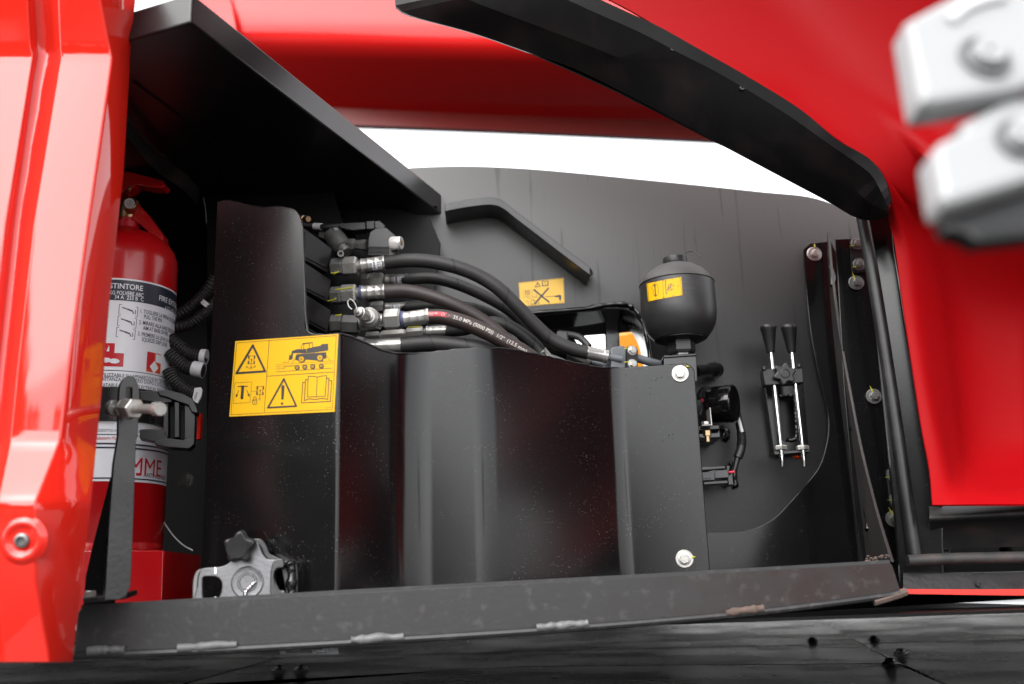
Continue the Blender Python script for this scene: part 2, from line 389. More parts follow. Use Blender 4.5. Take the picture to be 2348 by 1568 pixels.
# wall with run-down stains
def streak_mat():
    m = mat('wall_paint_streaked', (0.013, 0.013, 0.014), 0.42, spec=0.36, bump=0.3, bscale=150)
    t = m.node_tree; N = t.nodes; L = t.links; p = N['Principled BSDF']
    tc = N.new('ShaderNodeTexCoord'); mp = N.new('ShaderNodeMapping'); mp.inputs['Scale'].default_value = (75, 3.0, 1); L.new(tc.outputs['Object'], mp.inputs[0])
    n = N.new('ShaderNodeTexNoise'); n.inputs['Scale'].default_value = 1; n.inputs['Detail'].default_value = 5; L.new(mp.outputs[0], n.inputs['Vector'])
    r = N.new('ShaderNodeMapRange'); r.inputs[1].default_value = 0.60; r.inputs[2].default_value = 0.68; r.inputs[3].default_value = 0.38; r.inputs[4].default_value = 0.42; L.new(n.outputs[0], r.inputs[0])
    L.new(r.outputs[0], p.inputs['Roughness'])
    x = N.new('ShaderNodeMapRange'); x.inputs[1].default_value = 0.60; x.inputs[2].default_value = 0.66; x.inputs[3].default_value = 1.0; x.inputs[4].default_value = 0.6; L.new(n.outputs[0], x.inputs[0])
    # dust film washed off in runs, its paler top standing in for skylight
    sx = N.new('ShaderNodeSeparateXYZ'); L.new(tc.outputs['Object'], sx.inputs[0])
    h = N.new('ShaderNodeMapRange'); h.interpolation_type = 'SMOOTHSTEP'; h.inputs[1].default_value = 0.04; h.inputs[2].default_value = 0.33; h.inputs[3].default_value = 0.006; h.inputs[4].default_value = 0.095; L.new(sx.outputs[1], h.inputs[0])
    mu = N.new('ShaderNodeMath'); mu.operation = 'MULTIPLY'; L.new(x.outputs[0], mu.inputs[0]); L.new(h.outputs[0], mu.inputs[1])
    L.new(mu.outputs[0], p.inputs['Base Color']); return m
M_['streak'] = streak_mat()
def deck_mat():
    m = mat('deck_wet_black', (0.006, 0.012, 0.012), 0.16)
    t = m.node_tree; N = t.nodes; L = t.links; p = N['Principled BSDF']
    tc = N.new('ShaderNodeTexCoord'); n = N.new('ShaderNodeTexNoise'); n.inputs['Scale'].default_value = 3.5; n.inputs['Detail'].default_value = 8; n.inputs['Roughness'].default_value = 0.6; L.new(tc.outputs['Object'], n.inputs['Vector'])
    r = N.new('ShaderNodeMapRange'); r.inputs[1].default_value = 0.47; r.inputs[2].default_value = 0.58; r.inputs[1].default_value = 0.40; r.inputs[2].default_value = 0.66; r.inputs[3].default_value = 0.22; r.inputs[4].default_value = 0.34; p.inputs['Specular IOR Level'].default_value = 0.3; L.new(n.outputs[0], r.inputs[0]); L.new(r.outputs[0], p.inputs['Roughness'])
    x = N.new('ShaderNodeMapRange'); x.inputs[1].default_value = 0.5; x.inputs[2].default_value = 0.75; x.inputs[3].default_value = 0.014; x.inputs[4].default_value = 0.034; L.new(n.outputs[0], x.inputs[0]); L.new(x.outputs[0], p.inputs['Base Color'])
    return m
M_['deck'] = deck_mat()
def yard_mat():
    m = mat('yard_concrete', (0.13, 0.127, 0.12), 0.85, var=0.2, vscale=0.8, bump=0.4, bscale=30, dist=0.01); return m
M_['yard'] = yard_mat()
M_['leaf'] = mat('tree_leaves', (0.05, 0.07, 0.03), 0.7, var=0.4, vscale=2)
M_['bark'] = mat('tree_bark', (0.09, 0.07, 0.05), 0.9, var=0.3, vscale=4)

# ---------------------------------------------------------------- small hardware shared by many things
def hexmesh(name, r, h, m, hole=False):
    b = MB(); b.lathe([(r*0.90, 0), (r, h*0.12), (r, h*0.86), (r*0.86, h)], seg=6); return link_cache(name, b, m, 20)
_lc = {}
def link_cache(key, b, m, ang=32):
    if key not in _lc:
        me = b.me(key, [m], True, ang); _lc[key] = me
    return _lc[key]
def bolt(parent, P, px, py, rw, rh=None, lift=0.0, mk=None, m=None, hh=None):
    """flange bolt with washer as a part of PARENT; rw washer radius, rh head radius"""
    rh = rh or rw*0.5; m = m or M_['zinc']; hh = hh or rh*0.75
    M = P.mat(px, py, lift, random.uniform(0, 1))
    k = 'bolt_%.4f_%.4f_%s' % (rw, rh, m.name)
    if k not in _lc:
        b = MB(); b.lathe([(rh*1.25, 0), (rh*1.2, hh*0.2), (rh*1.02, hh*0.25)], seg=28); b.lathe([(rh, hh*0.2), (rh, hh*0.9), (rh*0.88, hh)], seg=6)
        b.lathe([(rh*0.55, hh*0.99), (rh*0.5, hh*1.05)], seg=20)
        _lc[k] = b.me('bolt', [m], True, 25)
        b = MB(); b.lathe([(rw, 0), (rw, 0.0016), (rw*0.94, 0.0022), (rw*0.5, 0.0022)], seg=36); _lc[k+'w'] = b.me('washer', [m], True, 25)
    bo = link('bolt', _lc[k], None, parent, M @ Matrix.Translation((0, 0, 0.0022)))
    link('washer', _lc[k+'w'], None, bo, M)
    if mk:
        b = MB(); 
        for (x0, y0, x1, y1) in mk:
            b.tube([V((x0*rw, y0*rw, 0)), V(((x0+x1)/2*rw+0.0006, (y0+y1)/2*rw, 0)), V((x1*rw, y1*rw, 0))], lambda t: rw*(0.08+0.05*math.sin(t*5)), seg=6, sub=4)
        o = link('paint_mark', b.me('paint_mark', [M_['mark']]), None, bo, P.mat(px, py, lift) @ Matrix.Translation((0, 0, 0.0026)))
    return bo
def weld(pts, r, name, m, parent, seg=10):
    b = MB(); rc_ = [random.uniform(0.7, 1.3) for _ in range(120)]; rr = [rc_[i//4]*(1-(i % 4)/4)+rc_[i//4+1]*((i % 4)/4) for i in range(400)]
    b.tube(pts, r, seg=seg, sub=7, rfn=lambda i: rr[i]); return b.link(name, m, parent, ang=80)
def lobed(n, a): return lambda t: 1 + a*math.cos(n*t)

# ================================================================ SETTING
def sheet(name, pts, m, mats=None):
    b = MB(); b.add(pts, [tuple(range(len(pts)))]); return b.link(name, m, smooth=False)
struct(sheet('ground', [(-60, -60, 0), (60, -60, 0), (60, 60, 0), (-60, 60, 0)], M_['yard']))
# trees across the yard behind the viewer: they are what the red panel mirrors
def make_tree(x, y, h, rw, seed, label):
    rnd = random.Random(seed)
    t = root('background_tree', label, 'tree', (x, y, 0), 'trees across the yard mirrored in the paint')
    b = MB(); b.tube([V((x, y, 0)), V((x+0.1, y, h*0.4)), V((x-0.1, y, h*0.85))], lambda q: 0.18*(1-q*0.8), seg=8, sub=4)
    for k in range(5):
        a = rnd.random()*6.28; z = h*(0.3+0.1*k); b.tube([V((x, y, z)), V((x+math.cos(a)*rw*0.6, y+math.sin(a)*rw*0.6, z+h*0.15))], lambda q: 0.07*(1-q*0.7), seg=6, sub=3)
    b.link('trunk', M_['bark'], t)
    b = MB()
    for k in range(2600):
        while True:
            p = V((rnd.uniform(-1, 1), rnd.uniform(-1, 1), rnd.uniform(-1, 1)))
            if 0.3 < p.length < 1: break
        q = V((x+p.x*rw*(1-0.35*p.z), y+p.y*rw, h*0.55+p.z*h*0.48)); s = rnd.uniform(0.15, 0.4)
        n = V((rnd.gauss(0, 1), rnd.gauss(0, 1), rnd.gauss(0, 1))).normalized(); a = n.orthogonal().normalized()*s; c = n.cross(a)
        b.add([q+a, q+c*0.6, q-a, q-c*0.6], [(0, 1, 2, 3)])
    b.link('crown', M_['leaf'], t, smooth=False)
lab = ['tall broad tree standing at the far edge of the yard', 'slim tree beside the tall broad one across the yard', 'low bushy tree at the yard edge', 'leaning tree between two taller crowns']
lab = ['tall broad tree standing at the far edge of the yard', 'slim tree beside the tall broad one across the yard', 'low bushy tree at the yard edge', 'rounded tree between two taller crowns across the yard',
       'tree with the widest crown in the yard row', 'dense tree in the middle of the yard row', 'shorter tree right of the yard row middle', 'upright tree near the end of the yard row', 'last tree at the right end of the yard row']
lab += ['low tree standing near the right of the yard row', 'lowest round tree closing the yard row']
for i in range(11):
    make_tree(-22+i*1.75, -13.5-random.random()*2, (8.4 if i < 7 else 4.4)+random.random()*.9, 1.7+random.random()*0.5, 40+i, lab[i])

# ---- glossy deck below the compartment
DZ = 1.478
dk = root('engine_deck', 'wet glossy black deck of bolted panels below the compartment sill', 'deck', (0.6, 2.2, DZ))
def deck_quad(px4, name='panel'):
    P = [Wz(px, py, DZ) for px, py in px4]
    c = sum(P, V())/len(P); b = MB(); n = len(P)
    vs = [tuple(p + (c-p).normalized()*0.004 - c) for p in P]
    vs2 = [(x, y, z-0.006) for x, y, z in vs]
    b.add(vs+vs2, [tuple(range(n))]+[(i, i+n, (i+1) % n+n, (i+1) % n) for i in range(n)])
    return bev(b.link(name, M_['deck'], dk, Matrix.Translation(c), smooth=False), 0.001)
deck_quad([(-700, 1530), (640, 1507), (1979, 1475), (1842, 1402), (1300, 1412), (-700, 1450)])
deck_quad([(-700, 1531), (640, 1508), (420, 1568), (-400, 1640), (-900, 1700)])
deck_quad([(1979, 1475), (2420, 1464), (2500, 1372), (1842, 1402)])
deck_quad([(-400, 1640), (420, 1568), (640, 1508), (1979, 1476), (2060, 1520), (1200, 1527)])
deck_quad([(-400, 1800), (2700, 1800), (2060, 1521), (1200, 1528), (420, 1569), (-400, 1641)])
deck_quad([(1980, 1476), (2420, 1465), (2900, 1800), (2700, 1800), (2060, 1520)])
b = MB(); c = Wz(1500, 1500, DZ-0.02); b.add([(x, y, DZ-0.02) for x, y in ((-1.5, 0.3), (2.6, 0.3), (6.5, 9), (-6, 9))], [(0, 1, 2, 3)]); b.link('under_tray', M_['shade'], dk, smooth=False)
for (px, py) in ((1862, 1469), (2003, 1466), (2065, 1497), (2040, 1520), (640, 1535), (690, 1534)):
    p = Wz(px, py, DZ); b = MB(); r = 0.0085
    b.lathe([(r*1.5, 0), (r*1.45, 0.002), (r, 0.003), (r*0.9, 0.006), (r*0.5, 0.008), (0.001, 0.0085)], seg=20); b.link('bolt', M_['gloss'], dk, Matrix.Translation(p))
# rounded fender beyond the deck at the far right
fr = [[W(px, py, y) for px, py, y in r] for r in (
    [(1740, 1409, 3.0), (2030, 1398, 3.0), (2347, 1377, 3.0), (2600, 1360, 3.0)],
    [(1742, 1409, 2.9), (2090, 1402, 2.9), (2347, 1420, 2.9), (2600, 1480, 2.9)])]
# ================================================================ BACKGROUND: red boom, amber body
yb = 3.0
zc = W(1000, 112, yb).z
boom = root('crane_boom', 'thick glossy red boom crossing behind the compartment roof, white sky under it', 'boom', W(1100, 150, yb))
def brow(pts): return [V(p) for p in pts]
L0 = lambda px, py: W(px, py, yb)
rows = [[L0(430, -160), L0(1000, -160), L0(1900, -160)], [L0(445, 20), L0(1000, 40), L0(1900, 70)], [L0(450, 70), L0(1000, 84), L0(1900, 100)]]
Cz = [L0(455, 94)+V((0, 0.02, 0)), L0(1000, 104)+V((0, 0.02, 0)), L0(1900, 122)+V((0, 0.02, 0))]
D1 = [p+V((0, 0.05, -0.02)) for p in Cz]
rows += [Cz, D1]
D2 = [Wz(px, py, zc-0.05) for px, py in ((250, 222), (1100, 262), (1900, 288))]
E1 = [W(px, py, d.y) for (px, py), d in zip(((250, 268), (1100, 297), (1900, 334)), D2)]
E2 = [p+V((0, 0.03, 0)) for p in E1]
loft(rows+[D2], 30).link('boom_shell', M_['red_boom'], boom, ang=50)
o = loft([D2, E1], 30).link('bottom_flange', M_['flange'], boom); solid(o, 0.03)
b = MB(); q = L0(505, 20); 
o = loft([[L0(430, -30), L0(452, 30), L0(470, 95)], [L0(520, -30)+V((0, -.05, 0)), L0(540, 30)+V((0, -.05, 0)), L0(552, 100)+V((0, -.05, 0))]], 6).link('end_cap', M_['red_boom'], boom)
am = root('amber_bodywork', 'amber painted bodywork glimpsed through the wall opening', 'bodywork', W(1450, 790, 2.3))
P = front(2.3); b = MB(); b.poly([P.uv(*p) for p in ((1415, 768), (1490, 750), (1520, 860), (1415, 860))], 0.05, bevel=0.004); b.link('panel', M_['amber'], am, P.mat())
P = Plane((0, 2.30, 1.6), V((1, 0, 0)), V((0, 0.5, 1)))
b = MB(); b.poly([P.uv(*p) for p in ((1412, 752), (1492, 735), (1492, 752), (1412, 790))], 0.03, bevel=0.003); b.link('top_edge', M_['amber'], am, P.mat())

# ================================================================ BACK WALL
yw = 1.62
BW = Plane(W(1500, 900, yw), V((1, 0.03, 0)), V((0, 0.0, 1)))
top = cat2([(880, 398), (930, 386), (1000, 382), (1080, 381), (1200, 386), (1330, 397), (1460, 410), (1600, 424), (1750, 440), (1850, 450), (1920, 472), (1965, 500), (2000, 520)], 4)
outl = [BW.uv(*p) for p in ([(2120, 900), (2170, 1345), (745, 1400), (745, 700), (800, 440)] + top)]
hole = cat2([(1195, 728), (1260, 722), (1340, 715), (1400, 708), (1440, 712), (1466, 735), (1482, 775), (1494, 830), (1500, 900)], 4)+[(1500, 930), (1190, 930)]
bwroot = root('compartment_back_wall', 'grey sheen black back wall with rain streaks and a curved top edge', 'wall panel', W(1500, 1340, yw))
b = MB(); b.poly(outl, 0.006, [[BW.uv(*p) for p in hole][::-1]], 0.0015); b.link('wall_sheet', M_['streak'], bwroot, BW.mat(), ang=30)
# welded rim of the opening
rim = [BW.hit(*p)+BW.n*0.004 for p in cat2([(1180, 722), (1260, 716), (1340, 709), (1400, 699), (1438, 701), (1462, 720), (1480, 765), (1492, 835)], 4)]
rr = [random.uniform(0.6, 1.3) for _ in range(900)]
b = MB(); b.tube(rim, 0.0042, seg=8, sub=2, rfn=lambda i: rr[i//2]); b.link('opening_weld', M_['gloss'], bwroot, ang=80)
# frame tube of the opening, seen from below
rows = [[BW.hit(*p) for p in ((1175, 727), (1262, 722), (1340, 715), (1400, 706), (1438, 709), (1464, 735), (1482, 775), (1496, 850))]]
rows.append([p+V((0, 0.09, 0)) for p in rows[0]])
loft(rows, 40).link('opening_rim', M_['gloss'], bwroot, ang=60)
# inner black plate with the see-through cut-outs
P2 = front(1.76)
b = MB(); b.poly([P2.uv(*p) for p in ((1000, 640), (1600, 640), (1600, 1000), (1000, 1000))], 0.006,
   [[P2.uv(*p) for p in fillet([(1316, 775), (1345, 768), (1388, 765), (1388, 830), (1350, 830)], 4)], [P2.uv(*p) for p in ((1420, 762), (1477, 757), (1483, 850), (1420, 850))]], 0.001)
b.link('inner_plate', M_['shade'], bwroot, P2.mat())
for x0, x1, y in ((1386, 1418, 1.70), (1477, 1492, 1.68)):
    P3 = front(y); b = MB(); b.poly([P3.uv(*p) for p in ((x0, 715), (x1, 715), (x1+5, 850), (x0+4, 850))], 0.03, bevel=0.002); b.link('post', M_['gloss'], bwroot, P3.mat())
weld([P2.hit(1376, 730)+V((0, -.05, 0)), P2.hit(1400, 738)+V((0, -.05, 0)), P2.hit(1424, 730)+V((0, -.05, 0))], 0.006, 'weld', M_['gloss'], bwroot)
# bent stiffener bar welded to the wall
bar = root('bent_wall_bar', 'bent flat bar welded aslant on the back wall', 'bar', BW.hit(1130, 480))
ctr = [(1019, 466), (1048, 460), (1080, 455), (1122, 451), (1150, 458), (1185, 485), (1240, 527), (1300, 573), (1352, 612)]
BF = Plane(BW.o+BW.n*.06, BW.u, BW.v)
pts = [BF.hit(*p)-BW.n*.06 for p in cat2(ctr, 5)]
hi = pts; lo = [p-BW.v*0.008 for p in pts]
offs = 0.06
r1 = [p+BW.n*0.0 for p in hi]; r2 = [p+BW.n*offs for p in hi]; r3 = [p+BW.n*offs - BW.v*0.015 for p in hi]; r4 = [p-BW.v*0.015 for p in hi]
# section: a flat bar standing out of the wall, its upper face lit, its underside dark
b = MB(); n = len(pts); vs = [tuple(p) for r in (r1, r2, r3, r4) for p in r]
fs = [(k*n+i, k*n+i+1, ((k+1) % 4)*n+i+1, ((k+1) % 4)*n+i) for k in range(4) for i in range(n-1)] + [(0, n, 2*n, 3*n), (n-1, 4*n-1, 3*n-1, 2*n-1)]
b.add(vs, fs); o = b.link('bar', M_['wall'], bar, ang=40); bev(o, 0.0012)
weld([p+BW.n*0.003+BW.v*0.002 for p in pts[14:]], 0.0035, 'weld', M_['gloss'], bar)
weld([pts[-1]+BW.n*0.006+BW.v*0.008, pts[-1]+BW.n*0.02+BW.v*0.002+BW.u*0.005, pts[-1]+BW.n*0.045-BW.v*0.002], 0.0055, 'weld', M_['gloss'], bar)

# ================================================================ RIGHT SIDE PLATES
CP = Plane(BW.hit(1750, 900)+BW.n*0.012, BW.u, BW.v)
cp = root('end_cover_plate', 'black end plate with a large rounded cutout beside the seal strip', 'plate', CP.hit(1880, 1200))
edge = [(1842, 572), (1846, 640), (1858, 760), (1875, 850), (1893, 925), (1899, 965), (1896, 1010), (1880, 1065), (1852, 1105), (1812, 1150), (1778, 1185), (1740, 1207), (1700, 1217), (1620, 1220)]
ol = [(1620, 1345), (2060, 1345), (2060, 900), (1905, 553)] + [(1856, 557)] + cat2(edge, 5)
b = MB(); b.poly([CP.uv(*p) for p in ol][::-1], 0.004, bevel=0.0007); b.link('plate', M_['black'], cp, CP.mat(), ang=30)
bolt(cp, CP, 1866, 583, 0.0125, 0.0065, mk=[(-.4, .1, .4, .25), (-.3, -.2, .3, .0), (.1, .9, .1, 1.5)])
P = CP
b = MB(); b.lathe([(0.001, 0), (0.016, 0.001), (0.018, 0.0)][::-1], seg=24); 
# gusset fin
fin = root('gusset_fin', 'thin upright fin edge running down to the end of the sill', 'bracket', W(1990, 1300, 1.45))
A, B_, C_, D_ = W(1902, 530, 1.585), W(2045, 1290, 1.262), W(1926, 1340, 1.60), W(1903, 560, 1.60)
n_ = (B_-A).cross(C_-A).normalized()
fe = [W(px, py, y) for px, py, y in ((1901, 530, 1.59), (1905, 600, 1.575), (1925, 760, 1.52), (1955, 930, 1.455), (1975, 1030, 1.41), (2010, 1170, 1.33), (2046, 1288, 1.262))]
be = [W(px, py, y) for px, py, y in ((1899, 535, 1.60), (1900, 600, 1.60), (1912, 760, 1.60), (1930, 930, 1.60), (1945, 1050, 1.60), (1960, 1180, 1.60), (1972, 1300, 1.60))]
o = loft([fe, be], 30).link('fin_plate', M_['findust'], fin, ang=60); solid(o, 0.004, 0); bev(o, 0.0008)
for a, c in (((1903, 610), (1907, 655)), ((1928, 762), (1932, 808)), ((1952, 935), (1954, 985)), ((1984, 1160), (1989, 1215))):
    ya = 1.60-(a[1]-530)/760*0.17
    weld([W(a[0], a[1], ya), W((a[0]+c[0])/2+3, (a[1]+c[1])/2, ya-.01), W(c[0], c[1], ya-.02)], 0.0042, 'weld', M_['gloss'], fin)
# dark column strip behind the seals with its bolts
CO = Plane(W(1995, 900, 1.50), V((1, -0.05, 0)), V((0, 0.02, 1)))
co = root('column_strip', 'black column strip carrying bolts beside the rubber seals', 'column', CO.hit(2050, 1330))
b = MB(); b.poly([CO.uv(*p) for p in ((1915, 548), (1985, 545), (2200, 1345), (1990, 1345), (1960, 1180), (1935, 900))], 0.004, bevel=0.001); b.link('column_sheet', M_['black'], co, CO.mat())
for q in (((1946, 550), (1985, 548), (1995, 625), (1952, 628)), ((2030, 1075), (2075, 1072), (2090, 1160), (2040, 1165))):
    b = MB(); b.poly([CO.uv(*p) for p in fillet(q, 8)], 0.004, bevel=0.0008); b.link('pad_plate', M_['plastic'], co, CO.mat(lift=0.003))
for px, py, rw, rh, mk in ((1963, 561, .010, .0062, [(-.2, -.3, -1.3, -.4)]), (1968, 608, .010, .0062, [(-.3, -.4, -1.4, -.5)]), (1961, 650, .0118, .0065, [(-.2, .2, -.4, 1.4)]), (2001, 910, .0118, .0065, [(0, .1, -.4, 1.4)]),
                           (2046, 1090, .010, .0062, [(-.3, -.3, -1.3, -.3)]), (2052, 1145, .010, .0062, [(-.3, -.1, -1.3, -.1)]), (2047, 1190, .0122, .0068, [(0, .1, -.5, 1.4)])):
    bolt(co, CO, px, py, rw, rh, lift=0.003, mk=mk, m=M_['zinc_dark'])
# seals
for lbl, pts, r, y in (('round rubber seal strip nearest the bolt column', [(1970, 468), (1985, 540), (2012, 700), (2043, 900), (2069, 1080), (2096, 1275)], .0092, 1.40),
                       ('round rubber seal strip beside the red shell frame', [(2003, 485), (2018, 560), (2042, 700), (2072, 900), (2096, 1060), (2126, 1200), (2138, 1262)], .0085, 1.42)):
    b = MB(); b.tube([W(x, yy, y) for x, yy in pts], r, seg=18, sub=8); tag(b.link('rubber_seal', M_['seal']), lbl, 'seal', 'rubber seals on the right frame')
FR = Plane(W(2100, 900, 1.40), V((1, -0.35, 0)))
ff = root('door_frame_post', 'black frame post between the seals and the red shell', 'frame', FR.hit(2120, 1200))
b = MB(); b.poly([FR.uv(*p) for p in ((1975, 470), (2042, 485), (2078, 650), (2110, 880), (2142, 1040), (2162, 1165), (2165, 1345), (2060, 1345), (2050, 1200), (2000, 700))], 0.02, bevel=0.003); b.link('post', M_['black'], ff, FR.mat())
o = weld([FR.hit(*p)+FR.n*0.004 for p in ((2024, 492), (2043, 500), (2050, 580), (2066, 680), (2082, 780), (2100, 880), (2122, 970), (2146, 1042))], 0.0030, 'sealant_bead', M_['gloss'], ff)
for p3 in (((2140, 1030), (2152, 1038), (2158, 1030)), ((2122, 940), (2136, 985), (2140, 1000))):
    b = MB(); b.tube([FR.hit(*p)+FR.n*0.012 for p in p3], 0.0009, seg=5, sub=5); b.link('torn_strand', M_['gloss'], ff)
# right lower moulding (foam capped ledge), tube, red line, dark skirt
LM = root('lower_ledge', 'black moulded ledge with a dusty top under the red shell', 'ledge', W(2250, 1350, 1.35))
def band(rows, name, m, parent, ang=40, n=16, across=False):
    return loft([[W(*p) for p in r] for r in rows], n, 5, across).link(name, m, parent, ang=ang)
M_['ledge'] = mat('dusty_foam', (0.02, 0.02, 0.021), 0.6, smear=0.35, speccol=(0.20, 0.13, 0.11), bump=0.3, bscale=300)
band([[(2126, 1152, 1.43), (2230, 1150, 1.43), (2420, 1134, 1.43)], [(2130, 1168, 1.38), (2230, 1166, 1.38), (2420, 1150, 1.38)], [(2130, 1190, 1.36), (2250, 1184, 1.36), (2420, 1176, 1.36)],
      [(2132, 1215, 1.40), (2250, 1205, 1.40), (2420, 1197, 1.40)], [(2135, 1262, 1.43), (2250, 1256, 1.43), (2420, 1250, 1.43)]], 'ledge_moulding', M_['ledge'], LM, 60, across=True)
b = MB(); b.tube([W(2080, 1285, 1.36), W(2200, 1280, 1.36), W(2420, 1276, 1.36)], 0.0075, seg=14, sub=8); b.link('tube', M_['ledge'], LM)
band([[(2070, 1290, 1.42), (2250, 1288, 1.42), (2420, 1285, 1.42)], [(2070, 1312, 1.43), (2250, 1310, 1.43), (2420, 1305, 1.43)], [(2070, 1316, 1.37), (2250, 1313, 1.37), (2420, 1309, 1.37)], [(2070, 1354, 1.36), (2250, 1352, 1.36), (2420, 1350, 1.36)]], 'lower_rail', M_['wall'], LM, 30)
PP = front(1.36)
for q in ((2243, 1338),): 
    b = MB(); b.lathe([(0.004, 0), (0.0038, 0.0015), (0.002, 0.0016), (0.0018, 0.0008)], seg=16); b.link('screw', M_['plastic'], LM, PP.mat(*q))
rl = band([[(2060, 1350, 1.345), (2250, 1351, 1.345), (2420, 1349, 1.345)], [(2060, 1361, 1.345), (2250, 1364, 1.345), (2420, 1366, 1.345)]], 'red_trim_strip', M_['red'], None)
solid(rl, 0.01); tag(rl, 'thin red trim strip running right from the sill end', 'trim')
sk = band([[(1500, 1350, 1.40), (2000, 1362, 1.40), (2420, 1362, 1.40)], [(1500, 1424, 1.42), (1837, 1403, 1.42), (2420, 1369, 1.42)]], 'dark_skirt', M_['shade'], None)
solid(sk, 0.02); tag(sk, 'dark skirt panel below the red trim strip', 'panel')

# ================================================================ OPEN HOOD (black rim and red shell)
hd = root('open_hood', 'raised red hood with a wide black rim seen from inside', 'hood', W(1900, 350, 1.4))
def hy(px): return 1.30+(px-905)/1135*0.03
def hrow(pts, dy): return [W(px, py, hy(px)+dy) for px, py in pts]
R0 = [(890, -60), (908, -5), (926, 28), (1080, 71), (1215, 118), (1320, 155), (1440, 215), (1640, 320), (1800, 405), (1900, 458), (1962, 494), (2005, 500), (2036, 490)]
R1 = [(1000, -70), (1040, -20), (1080, 0), (1200, 45), (1320, 90), (1430, 135), (1545, 190), (1720, 290), (1860, 370), (1950, 425), (1990, 455), (2015, 470), (2038, 480)]
R2 = [(1150, -80), (1220, -40), (1290, -5), (1380, 35), (1470, 75), (1560, 122), (1650, 168), (1790, 252), (1890, 320), (1965, 372), (2000, 400), (2022, 435), (2041, 470)]
R3 = [(1180, -90), (1260, -55), (1350, -12), (1430, 25), (1510, 62), (1600, 112), (1700, 168), (1830, 248), (1920, 320), (1985, 358), (2018, 390), (2036, 425), (2046, 462)]
o = loft([hrow(R0, 0), hrow(R1, -0.04), hrow(R2, -0.075), hrow(R3, -0.082)], 60, 4, False).link('rim_band', M_['roof'], hd, ang=12); solid(o, 0.004); o.data.set_sharp_from_angle(angle=math.radians(8))
o = loft([hrow(R0, 0.002), hrow([(x-2, y+5+max(0, 26-abs(x-1350)/9)*0.0) for x, y in R0], 0.03)], 60).link('rim_return', M_['shade'], hd, ang=50)
sliver = [(1215, 118), (1320, 170), (1440, 238), (1560, 305), (1640, 348)]
HP = Plane(W(1400, 300, 1.33))
sl_ = [(1205, 116), (1320, 166), (1420, 212), (1535, 270), (1640, 324), (1700, 352), (1640, 318), (1500, 225), (1380, 160), (1300, 135)]
b = MB(); b.poly([HP.uv(*p) for p in sl_], 0.004); b.link('inner_flange', M_['shade'], hd, HP.mat())
for px, py in ((1357, 6), (1543, 107), (1703, 197), (1862, 291), (1962, 355)):
    q = Plane(W(px, py, hy(px)-0.082)); b = MB(); b.lathe([(0.0040, -0.012), (0.0040, -0.0047), (0.0034, -0.0040), (0.0014, -0.0040), (0.001, -.006)], seg=18); b.link('screw', M_['gloss'], hd, q.mat())
S0 = [(1200, -95), (1340, -25), (1440, 25), (1550, 90), (1700, 172), (1830, 255), (1920, 325), (1985, 365), (2015, 395), (2033, 430), (2043, 475), (2060, 560)]
S1 = [(1560, -120), (1655, -20), (1720, 65), (1800, 160), (1880, 262), (1940, 320), (1985, 360), (2020, 388), (2045, 415), (2062, 440), (2072, 475), (2085, 560)]
S2 = [(1800, -120), (1900, -20), (1960, 60), (2030, 150), (2085, 225), (2125, 265), (2150, 300), (2168, 330), (2178, 370), (2185, 410), (2192, 460), (2200, 560)]
S3 = [(2300, -120), (2360, -20), (2400, 60), (2420, 150), (2430, 225), (2440, 265), (2440, 300), (2440, 330), (2440, 370), (2440, 410), (2440, 460), (2440, 560)]
def srow(pts, dy):
    x, y = pts[0]; k = (x-1200)/1100; e = [(200+k*1700, -1400, .80), (450+k*1500, -760, 1.02), (880+k*1250, -350, 1.30)]  # rows above the frame carry the shell overhead, added to shade the compartment
    return [W(px, py, min(d, hy(x)+dy-.04)) for px, py, d in e]+[W(px, py, min(hy(px), 1.6)+dy) for px, py in pts]
S15 = [((a[0]+c[0])/2, (a[1]+c[1])/2) for a, c in zip(S1, S2)]
S25 = [((a[0]+c[0])/2, (a[1]+c[1])/2) for a, c in zip(S2, S3)]
S4 = [(px+900, py) for px, py in S3]; S5 = [(px+2600, py) for px, py in S3]
def dim(row, k): return [V((p.x, p.y*k, p.z)) if False else CAM+(p-CAM)*k for p in row]
def prow(y_, xs, ds): return [W(x, y_, d) for x, d in zip(xs, ds)]
prows = [prow(455, (2040, 2062, 2100, 2160, 2230, 2330, 2440), (1.29, 1.30, 1.31, 1.33, 1.33, 1.32, 1.30)), prow(500, (2040, 2062, 2100, 2160, 2230, 2330, 2440), (1.335, 1.33, 1.35, 1.37, 1.375, 1.37, 1.36)),
         prow(560, (2050, 2080, 2120, 2185, 2245, 2340, 2440), (1.35, 1.35, 1.375, 1.395, 1.40, 1.39, 1.38)),
         prow(700, (2068, 2100, 2145, 2200, 2260, 2350, 2440), (1.36, 1.365, 1.40, 1.445, 1.46, 1.455, 1.44)),
         prow(860, (2092, 2122, 2165, 2215, 2275, 2355, 2440), (1.36, 1.365, 1.405, 1.455, 1.475, 1.47, 1.455)),
         prow(990, (2112, 2146, 2180, 2225, 2280, 2360, 2440), (1.36, 1.365, 1.405, 1.455, 1.475, 1.47, 1.455)),
         prow(1060, (2126, 2158, 2186, 2230, 2285, 2360, 2440), (1.355, 1.36, 1.395, 1.44, 1.46, 1.455, 1.44)),
         prow(1105, (2132, 2162, 2190, 2232, 2285, 2360, 2440), (1.35, 1.352, 1.37, 1.395, 1.405, 1.40, 1.39)),
         prow(1135, (2134, 2164, 2192, 2232, 2285, 2360, 2440), (1.343, 1.343, 1.345, 1.35, 1.355, 1.35, 1.345)),
         prow(1160, (2136, 2166, 2194, 2232, 2285, 2360, 2440), (1.335, 1.335, 1.333, 1.332, 1.33, 1.325, 1.32))]
def cut(S): return [p for p in S if p[1] < 425]
def pcol(k): return [r[k] for r in prows]
